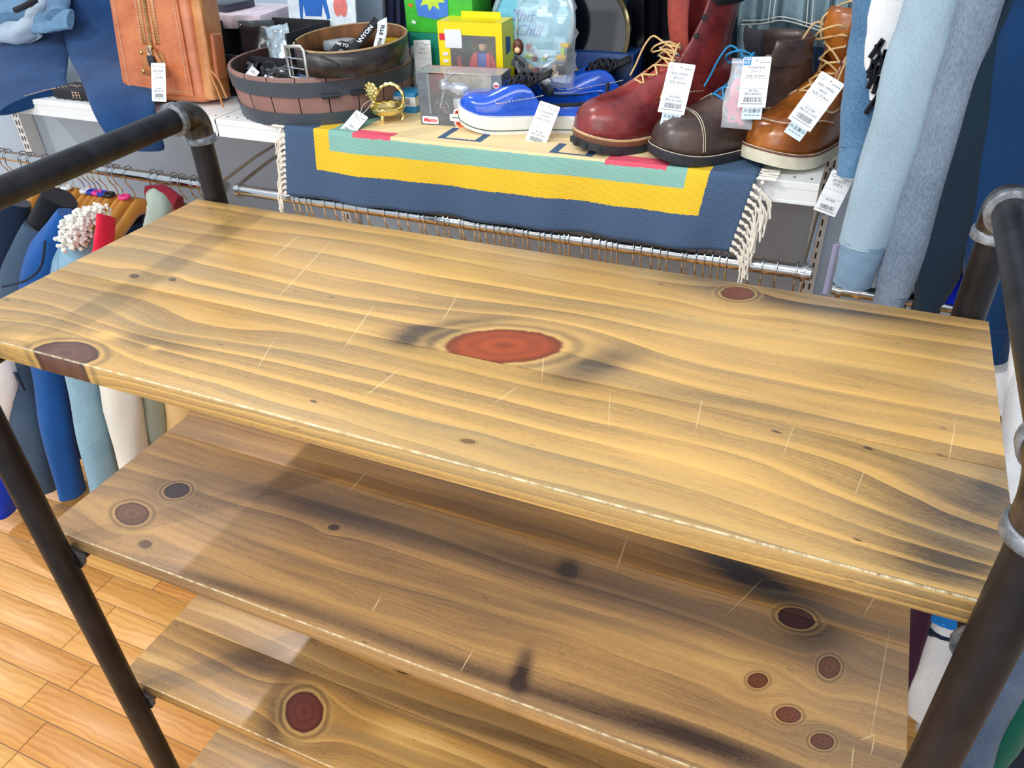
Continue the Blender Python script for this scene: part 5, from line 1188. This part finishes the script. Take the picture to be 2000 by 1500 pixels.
SAGE = cloth('sage_cloth', c8(160, 172, 160)); TANc = cloth('tan_cloth', c8(236, 200, 140)); REDc = cloth('crimson_cloth', c8(222, 34, 66)); MAR = cloth('maroon_cloth', c8(130, 30, 46)); WHT = cloth('white_cloth', c8(238, 242, 248)); ROY = cloth('royal_cloth', c8(10, 60, 220)); BLKc = cloth('black_cloth', c8(16, 20, 28))
DENIM = cloth('indigo_denim', c8(8, 40, 86), fade=c8(24, 78, 132)); DEN_M = cloth('mid_denim', c8(60, 104, 146), fade=c8(110, 150, 184)); DEN_P = cloth('washed_denim', c8(116, 148, 164), fade=c8(170, 194, 202))
hanging('coat', 'very dark navy coat sleeve at the far left of the left rail', 'coat', NAVYc, [(22, 392, 1.12), (5, 500, 1.07), (-25, 640, 1.02)], [.08, .10, .10], [.09] * 3, seed=1)
hanging('coat', 'black coat hanging between the dark jackets on the left rail', 'coat', BLKc, [(118, 385, 1.16), (75, 480, 1.12), (30, 620, 1.10), (30, 800, 1.10)], [.07, .09, .10, .10], [.08] * 4, seed=2)
g, pts = hanging('jacket', 'slate grey-blue work jacket with a strap pocket on the left rail', 'jacket', SLATE, [(85, 448, 1.12), (45, 550, 1.06), (38, 700, 1.03), (58, 830, 1.0), (78, 945, .98)], [.08, .12, .105, .105, .10], [.09] * 5, seed=3)
MB().tube(catmull([P(88, 470, y=1.055), P(80, 520, y=1.02), P(50, 548, y=1.0), P(5, 560, y=.985)], 5), .003, 6).build('drawcord', NAVYc, g)
MB().box(P(38, 745, y=.975), (.012, .006, .055), bev=.002).build('pocket_strap', NAVYc, g)
hanging('jacket', 'bright blue jacket with long sleeve hanging near the floor on the left', 'jacket', BLUEc, [(142, 420, 1.13), (95, 500, 1.08), (75, 580, 1.05), (98, 730, 1.03), (115, 850, 1.0), (142, 962, .98)], [.05, .085, .085, .07, .07, .055], [.08] * 6, seed=4)
g, pts = hanging('jacket', 'pale denim jacket with fluffy white collar on the left rail', 'jacket', DEN_L, [(172, 452, 1.14), (148, 520, 1.08), (140, 600, 1.06), (168, 760, 1.04), (188, 870, 1.02), (212, 975, 1.0)], [.06, .09, .09, .075, .075, .08], [.08] * 6, seed=5)
mb = MB(); r = random.Random(5)
base = [P(188, 415, y=1.16), P(165, 425, y=1.12), P(148, 448, y=1.09), P(140, 475, y=1.07)]
cc = catmull(base, 8)
for c in cc:
    for k in range(26): mb.sphere(c + Vector(((r.random() - .5) * .044, (r.random() - .5) * .05, (r.random() - .5) * .030)), .0036 + .002 * r.random(), 4)
mb.build('fleece_collar', cloth('fleece', c8(236, 234, 226), 300), g, kind='stuff')
hanging('trousers', 'cream cotton trousers seen below the top shelf on the left', 'trousers', CREAMc, [(215, 620, 1.08), (230, 700, 1.07), (240, 800, 1.05), (262, 905, 1.03)], [.085, .10, .10, .07], [.08] * 4, seed=6)
hanging('trousers', 'sage grey trousers beside the cream trousers on the left', 'trousers', SAGE, [(262, 640, 1.12), (288, 740, 1.11), (312, 900, 1.10)], [.06, .06, .06], [.06] * 3, seed=7)
hanging('trousers', 'tan trousers hanging behind the left end of the second shelf', 'trousers', TANc, [(330, 700, 1.15), (352, 800, 1.15), (360, 950, 1.13)], [.085, .09, .09], [.07] * 3, seed=8)
hanging('shirt', 'crimson shirt peeking between the wooden hangers on the left', 'shirt', REDc, [(208, 422, 1.12), (204, 455, 1.10), (196, 520, 1.07)], [.022, .028, .03], [.05] * 3, seed=9, th=.015)
hanging('shirt', 'maroon shirt collar at the right end of the left rail', 'shirt', MAR, [(285, 378, 1.22), (320, 380, 1.24), (350, 398, 1.24)], [.035, .05, .04], [.03] * 3, y1=None, seed=10, side=(0, 0, 1))
hanging('shirt', 'small pale grey shirt collar beside the yellow size ring', 'shirt', SAGE, [(300, 390, 1.15), (312, 405, 1.14), (300, 470, 1.12)], [.03, .05, .05], [.05] * 3, seed=11, th=.02)
hanging('shirt', 'white shirt at the far left edge below the top shelf', 'shirt', WHT, [(-15, 640, 1.0), (2, 740, .98), (-12, 850, .96)], [.08, .09, .09], [.08] * 3, y1=1.3, seed=12)
hanging('jacket', 'royal blue sleeve with elastic cuff at the lower far left', 'jacket', ROY, [(-30, 860, .93), (-5, 930, .92), (12, 985, .92)], [.09, .08, .05], [.08] * 3, y1=1.2, cuff=(.025, ROY), seed=13)
hanging('trousers', 'dark red trousers glimpsed between pale denim and cream garments', 'trousers', MAR, [(222, 840, 1.10), (230, 900, 1.10), (238, 960, 1.10)], [.04] * 3, [.04] * 3, y1=1.3, seed=14)
# hanging group on the right, above the shelf end
YR = 1.15
SKY = cloth('sky_sweat', c8(158, 182, 198), 700); SKYC = cloth('grey_rib', c8(124, 152, 178), 1200); TEALc = cloth('teal_cloth', c8(64, 122, 142)); GREYm = cloth('marl_grey', c8(104, 122, 144), 500, fade=c8(140, 154, 172)); CHAR = cloth('charcoal_cloth', c8(18, 38, 54)); NAV2 = cloth('deep_navy', c8(10, 50, 92)); ELEC = cloth('electric_blue', c8(14, 40, 214))
upbar = thing('hanging_bar', 'upper chrome rail out of view above the right-hand sweatshirts', 'clothes rail', (.35, 1.3, 1.86))
MB().cyl((-.04, 1.30, 1.86), (.9, 1.30, 1.86), .0125, 20).build('tube', chrome, upbar)
for x in (-.03, .89): MB().cyl((x, 1.30, 1.86), (x, 1.68, 1.88), .006, 8).build('bar_bracket', chrome, upbar)
hanging('denim_jacket', 'mid-blue denim jacket sleeve with turned cuff beside the tan boot', 'jacket', DEN_M, [(1722, -40, 1.27), (1704, 90, 1.26), (1684, 210, 1.25), (1670, 285, 1.24)], [.066, .060, .054, .046], [.06] * 4, y1=1.50, cuff=(.042, DEN_M), seed=21, extend=.3)
hanging('print_shirt', 'white shirt with black brushstroke print behind the sky blue sleeve', 'shirt', WHT, [(1770, -40, 1.24), (1735, 80, 1.24), (1712, 190, 1.24)], [.07, .06, .03], [.04] * 3, y1=1.5, seed=22, extend=.3)
pg = bpy.data.objects[C.objects[-1].parent.name]; mb = MB(); r = random.Random(8)
for k in range(12):
    c = P(1708 + r.random() * 30 - k * 1.2, 95 + k * 10, y=1.219); mb.tube(catmull([c, c + Vector((.006 * (r.random() - .3), 0, .012)), c + Vector((.02 * (r.random() - .5), 0, -.012))], 4), .002 + .002 * r.random(), 6)
mb.build('brush_print', BLKc, pg, kind='stuff')
hanging('sweatshirt', 'sky blue sweatshirt sleeve with grey ribbed cuff, frontmost on the right', 'sweatshirt', SKY, [(1834, -30, YR), (1792, 110, YR), (1752, 260, YR), (1712, 390, YR), (1686, 478, YR)], [.064, .070, .074, .076, .066], [.05] * 5, cuff=(.062, SKYC), seed=23, extend=.3)
g, pts = hanging('sweatshirt', 'teal sleeve with white lettering between sky blue and grey sleeves', 'sweatshirt', TEALc, [(1898, -30, 1.19), (1856, 110, 1.19), (1820, 250, 1.19), (1785, 400, 1.19), (1765, 480, 1.19)], [.06, .06, .06, .055, .05], [.04] * 5, seed=24, extend=.3)
a_, b_ = P(1886, 10, y=1.163), P(1778, 400, y=1.163); d = (b_ - a_).normalized(); zv = Vector((0, -1, 0)); yv = zv.cross(d).normalized(); zv = d.cross(yv); M4 = Matrix((d, yv, zv)).transposed().to_4x4()
mb = MB(); text(mb, 'UO HEOUT SPEED', .034, Matrix.Translation((a_ + b_) / 2) @ M4, bold=.02, italic=.2); mb.build('lettering', wpaper, g, smooth=False)
hanging('sweatshirt', 'marled grey sweatshirt sleeve right of the teal lettered sleeve', 'sweatshirt', GREYm, [(1920, -30, 1.15), (1880, 110, 1.15), (1842, 250, 1.15), (1798, 400, 1.15), (1768, 500, 1.15), (1745, 565, 1.15)], [.055, .058, .062, .062, .055, .05], [.055] * 6, cuff=(.05, GREYm), seed=25, extend=.3)
hanging('sweatshirt', 'charcoal navy sweatshirt sleeve between grey and bright blue', 'sweatshirt', CHAR, [(1985, -30, 1.17), (1938, 110, 1.16), (1902, 250, 1.15), (1868, 400, 1.15), (1836, 520, 1.15), (1815, 580, 1.15)], [.06, .064, .062, .058, .058, .04], [.055] * 6, cuff=(.05, CHAR), seed=26, extend=.3)
hanging('shirt', 'electric blue shirt edge between charcoal and navy sleeves', 'shirt', ELEC, [(2006, -30, 1.19), (1955, 130, 1.19), (1925, 280, 1.19), (1895, 420, 1.19), (1868, 590, 1.17)], [.04, .036, .03, .03, .04], [.03] * 5, seed=27, extend=.3, th=.015)
hanging('sweatshirt', 'navy sweatshirt sleeve behind the right rack elbow', 'sweatshirt', NAV2, [(2050, -30, 1.16), (2010, 110, 1.15), (1978, 260, 1.15), (1952, 420, 1.15), (1938, 540, 1.14), (1936, 640, 1.13)], [.09, .092, .088, .08, .07, .05], [.06] * 6, cuff=(.045, NAV2), seed=28, extend=.3)
hanging('sweatshirt', 'second navy sweatshirt sleeve at the right frame edge', 'sweatshirt', NAV2, [(2110, -30, 1.2), (2070, 200, 1.18), (2030, 420, 1.17), (2000, 620, 1.16)], [.09] * 4, [.06] * 4, seed=29, extend=.3)
hanging('shirt', 'white garment below the navy cuff at the right of the shelf', 'shirt', WHT, [(1985, 640, 1.16), (1968, 720, 1.13), (1955, 800, 1.12)], [.04, .06, .04], [.04] * 3, y1=1.4, seed=30)
# lower right rail
hR = make_hanger('light wooden hanger on the short lower right rail', wood_h); hR['group'] = 'wooden hangers on the short lower right rail'
for i, x in enumerate((.05, .085, .12, .17, .205, .24, .275, .31)):
    c = hR if i == 0 else copy_tree(hR); c.location.x = x; c.location.z -= .02
hanging('shirt', 'white shirt hanging beside the right edge of the top shelf', 'shirt', WHT, [(1985, 870, 1.0), (1978, 930, .98), (1978, 1010, .96), (1960, 1130, .95)], [.04, .045, .05, .05], [.05] * 4, y1=1.4, extend=.22, zmax=.82, seed=31, th=.02)
g, pts = hanging('t_shirt', 'white t-shirt with blue and navy bands under the right shelf end', 't-shirt', WHT, [(1866, 1120, 1.02), (1858, 1210, 1.0), (1836, 1310, .99), (1812, 1392, .98)], [.05, .07, .075, .07], [.06] * 4, y1=1.4, extend=.22, zmax=.82, seed=32)
for nm, (p0, p1), mt in (('blue_band', (1170, 1200), ROY), ('navy_band', (1216, 1228), NAVYc)):
    mb = MB(); limb(mb, [P(1858 + (1215 - p0) * .12, p0, y=1.0), P(1858 + (1215 - (p0 + p1) / 2) * .12, (p0 + p1) / 2, y=1.0), P(1858 + (1215 - p1) * .12, p1, y=1.0)], [.078] * 3, [.064] * 3, folds=.05, seed=32); mb.build(nm, cloth('azure', c8(20, 130, 220)) if nm == 'blue_band' else mt, g)
hanging('shirt', 'second white shirt hem just behind the banded t-shirt', 'shirt', WHT, [(1850, 1250, 1.06), (1836, 1350, 1.05), (1822, 1425, 1.04)], [.06] * 3, [.05] * 3, y1=1.4, extend=.22, zmax=.82, seed=33)
hanging('shirt', 'dark plum shirt beside the right end of the second shelf', 'shirt', cloth('plum_cloth', c8(62, 22, 50)), [(1812, 1130, 1.0), (1790, 1230, 1.0), (1776, 1310, 1.0), (1770, 1360, 1.0)], [.035, .04, .035, .03], [.05] * 4, y1=1.4, extend=.22, zmax=.82, seed=34)
hanging('shirt', 'black shirt between plum shirt and white t-shirt', 'shirt', BLKc, [(1840, 1130, 1.1), (1812, 1240, 1.09), (1790, 1350, 1.09)], [.05, .05, .04], [.04] * 3, y1=1.4, extend=.22, zmax=.82, seed=35)
hanging('jeans', 'grey-blue denim sleeve hanging beside the front right post', 'jacket', cloth('greyblue_denim', c8(66, 86, 114), fade=c8(104, 124, 150)), [(2030, 1110, .95), (1975, 1250, .93), (1915, 1390, .92), (1870, 1520, .90)], [.07, .075, .08, .085], [.09] * 4, y1=1.35, extend=.22, zmax=.82, seed=36)
hanging('sweatshirt', 'dark green sleeve with cuff at the lower right corner', 'sweatshirt', cloth('bottle_green', c8(6, 92, 76)), [(2060, 1240, .95), (2005, 1350, .93), (1965, 1430, .92), (1938, 1475, .92)], [.05, .055, .055, .035], [.06] * 4, y1=1.35, cuff=(.05, cloth('bottle_green', c8(6, 92, 76))), extend=.22, zmax=.82, seed=37)
hanging('jacket', 'dark blue garment at the lower right corner behind the green sleeve', 'jacket', NAVYc, [(2100, 1250, 1.0), (2040, 1400, 1.0), (1985, 1530, 1.0)], [.09] * 3, [.07] * 3, y1=1.4, extend=.22, zmax=.82, seed=38)
t = thing('clear_rod', 'clear plastic display rod standing beside the sky blue cuff', 'rod', P(1612, 570, y=1.24)); MB().tube([P(1612, 572, y=1.24), P(1634, 478, y=1.24)], .005, 10).build('rod_body', plain('acrylic', c8(190, 190, 230), .08, 0, .02, 30, .1, alpha=.5, spec=.9), t)
# draped panels behind the shelf goods
def drape(name, label, cat, mat, cols, y, wave=.008, freq=4.0, th=.012, seed=0, part='body', parent=None, zb=None, ztop=None, yslope=0):
    """cols: list of (px_top, py_top, px_bottom, py_bottom) across the cloth"""
    rows = []; cs = []
    for i in range(len(cols) - 1):
        for k in range(5): f = k / 5; cs.append([cols[i][q] * (1 - f) + cols[i + 1][q] * f for q in range(4)])
    cs.append(cols[-1])
    N = len(cs)
    for k in range(13):
        row = []
        for i, (a, b, c, d) in enumerate(cs):
            f = k / 12; yy = y + wave * math.sin(freq * i / 5 * 3.14 + seed + f * 1.3) + yslope * f
            p0 = P(a, b, y=yy); p1 = P(c, d, y=yy); p = p0 * (1 - f) + p1 * f
            if zb is not None: p.z = max(p.z, zb)
            row.append(p)
        rows.append(row)
    g = parent or thing(name, label, cat, tuple(sum((r_ for r_ in rows[-1]), Vector()) / N))
    MB().grid(rows).build(part, mat, g, solid=th, angle=60); return g
SB = SZ + .010
drape('coat', 'navy coat hanging behind the coiled belt and green box', 'coat', cloth('ink_navy', c8(12, 28, 66)), [(728, -520, 752, 150), (765, -520, 775, 150), (800, -520, 815, 150), (840, -520, 850, 150)], 1.665, seed=1, zb=SB)
drape('coat', 'black coat hanging behind the yellow box and round tin', 'coat', BLKc, [(842, -520, 852, 150), (900, -520, 915, 150), (980, -520, 990, 150), (1060, -520, 1070, 150), (1100, -520, 1110, 150)], 1.67, seed=2, zb=SB)
drape('dress', 'dark red garment hanging behind the round black dish', 'dress', cloth('wine', c8(120, 14, 34)), [(1168, -520, 1160, 130), (1190, -520, 1182, 130), (1214, -520, 1204, 130)], 1.66, seed=3, zb=SB)
drape('skirt', 'narrow slate blue garment right of the dark red one', 'skirt', cloth('slate_teal', c8(44, 74, 96)), [(1212, -520, 1203, 130), (1235, -520, 1232, 150)], 1.665, seed=4, zb=SB)
drape('coat', 'black coat hanging between the round dish and the dark red garment', 'coat', BLKc, [(1104, -520, 1100, 140), (1140, -520, 1135, 140), (1172, -520, 1164, 140)], 1.675, seed=5, zb=SB)
drape('leather_jacket', 'black glossy jacket hanging behind the oxblood boot', 'jacket', plain('gloss_black', c8(14, 16, 22), .25, 0, .3, 30, .5), [(1236, -520, 1232, 150), (1290, -520, 1290, 160), (1350, -520, 1350, 170), (1430, -520, 1430, 180)], 1.655, wave=.012, seed=6, zb=SB)
g = drape('washed_jeans', 'pale washed jeans hanging behind the brown and tan boots', 'jeans', DEN_P, [(1425, -40, 1425, 190), (1480, -30, 1478, 200), (1540, -20, 1540, 210), (1600, -20, 1600, 220), (1665, -10, 1655, 230)], 1.665, wave=.006, seed=7, zb=SB)
drape('plaid_shirt', 'dark plaid shirt tail hanging over the washed jeans', 'shirt', cloth('plaid_dark', c8(30, 52, 80)), [(1540, 90, 1530, 190), (1580, 90, 1575, 200), (1622, 95, 1618, 215)], 1.645, wave=.006, th=.004, seed=8, zb=SB)
g = drape('denim_jacket', 'pale washed denim jacket hem hanging above the boots', 'jacket', DEN_P, [(1470, -200, 1448, 50), (1520, -200, 1490, 48), (1560, -200, 1530, 42), (1610, -200, 1590, 58), (1660, -200, 1630, 72), (1700, -200, 1668, 74)], 1.61, wave=.010, seed=9, th=.01)
mb = MB()
for ln in ([(1448, 48), (1490, 46), (1530, 40), (1590, 56), (1630, 70), (1668, 72)], [(1450, 40), (1490, 39), (1530, 33), (1590, 49), (1630, 63), (1668, 65)], [(1500, 44), (1508, -20)], [(1509, 44), (1517, -20)], [(1575, 52), (1580, -20)], [(1585, 52), (1590, -20)]):
    mb.tube(catmull([P(a, b, y=1.592) for a, b in ln], 4), .0010, 5)
mb.build('seam_stitching', plain('pale_thread', c8(220, 226, 220), .8), g, kind='stuff')
MB().box(P(1645, 5, y=1.59), (.022, .006, .055), bev=.003).build('waist_tab', DEN_P, g)
# jeans and denim jacket piled at the left end of the shelf
jt = thing('indigo_jeans', 'indigo jeans lying on the shelf with both legs over its edge', 'jeans', P(150, 60, z=SZ + .04))
rowsA = MB(); limb(rowsA, [P(60, -50, y=1.62), P(62, 50, y=1.55), P(64, 120, y=1.43), P(60, 170, y=1.33), P(66, 197, y=1.28)], [.22, .21, .19, .17, .165], [.03, .035, .035, .03, .028], side=(1, 0, 0), folds=.03, seed=3); rowsA.build('left_leg', DENIM, jt, angle=60)
mb = MB(); limb(mb, [P(160, -60, y=1.62), P(182, 50, y=1.54), P(210, 120, y=1.44), P(238, 188, y=1.30), P(262, 245, y=1.245), P(285, 292, y=1.25)], [.17, .17, .155, .14, .13, .10], [.035, .035, .03, .03, .022, .018], side=(1, .1, 0), folds=.03, seed=6); mb.build('right_leg', DENIM, jt, angle=60)
seam = plain('hem_thread', c8(196, 170, 150), .8); mb = MB(); stitch(mb, [P(-5, 204, y=1.272), P(40, 190, y=1.272), P(90, 176, y=1.276), P(132, 168, y=1.28)], None, .0008, .004); mb.build('hem_stitching', seam, jt, kind='stuff')
bk_ = thing('lettered_black_box', 'flat black box with pale capital letters under the jeans', 'box', P(160, 190, z=SZ)); q = P(160, 178, z=SZ + .012)
MB().box(q, (.11, .07, .020), bev=.002).build('box_body', blk, bk_); mb = MB(); text(mb, 'WE', .026, Matrix.Translation(q + Vector((-.018, 0, .0106)))); text(mb, 'FFI', .022, Matrix.Translation(q + Vector((.022, -.036, 0))) @ Matrix.Rotation(math.pi / 2, 4, 'X')); mb.build('lettering', plain('faded_gold', c8(190, 160, 140), .6), bk_, smooth=False)
dj = thing('denim_jacket', 'stonewashed denim jacket folded on top of the indigo jeans', 'jacket', P(60, 20, y=1.47))
JD = cloth('stone_denim', c8(50, 100, 150), fade=c8(140, 178, 206))
mb = MB(); limb(mb, [P(-20, 60, y=1.47), P(30, 66, y=1.47), P(62, 50, y=1.47), P(84, 10, y=1.52), P(84, -40, y=1.58)], [.05, .055, .05, .05, .05], [.05] * 5, side=(0, 0, 1), folds=.08, seed=2); mb.build('rolled_sleeve', cloth('inside_denim', c8(150, 172, 196), fade=c8(196, 210, 224)), dj, angle=60)
mb = MB(); limb(mb, [P(66, 44, y=1.47), P(100, 42, y=1.47), P(138, 38, y=1.47)], [.055, .055, .05], [.02] * 3, side=(0, .6, .8), folds=.04, seed=4); mb.build('waistband', JD, dj, angle=60)
mb = MB(); limb(mb, [P(110, 30, y=1.47), P(115, 0, y=1.53), P(120, -50, y=1.60)], [.055] * 3, [.03] * 3, folds=.05, seed=5); limb(mb, [P(10, 40, y=1.47), P(20, 0, y=1.54), P(30, -50, y=1.61)], [.13] * 3, [.04] * 3, folds=.06, seed=8); mb.build('body', JD, dj, angle=60, kind='stuff')
mb = MB(); limb(mb, [P(-20, 72, y=1.47), P(20, 80, y=1.47), P(50, 82, y=1.47), P(80, 66, y=1.47)], [.012] * 4, [.008] * 4, side=(0, 0, 1), folds=.12); mb.build('frayed_hem', cloth('inside_denim', c8(150, 172, 196), fade=c8(196, 210, 224)), dj, angle=60)
MB().sphere(P(108, 34, y=1.47), (.0045, .0045, .003), 6).build('button', plain('pearl', c8(230, 234, 236), .2), dj)
mb = MB(); stitch(mb, [P(66, 57, y=1.47), P(100, 55, y=1.47), P(142, 57, y=1.47)], None, .0008, .004); mb.build('stitching', thread, dj, kind='stuff')
dk_ = thing('dark_strap', 'black strap and brass clip lying in the denim jacket pocket', 'strap', P(50, 12, y=1.47)); MB().tube(catmull([P(30, 20, y=1.44), P(48, 12, y=1.44), P(70, 0, y=1.45)], 4), .007, 8).build('strap', blk, dk_); MB().tube(catmull([P(60, 14, y=1.47), P(68, 6, y=1.47), P(74, -6, y=1.47)], 4), .0022, 6).build('clip', brass, dk_)
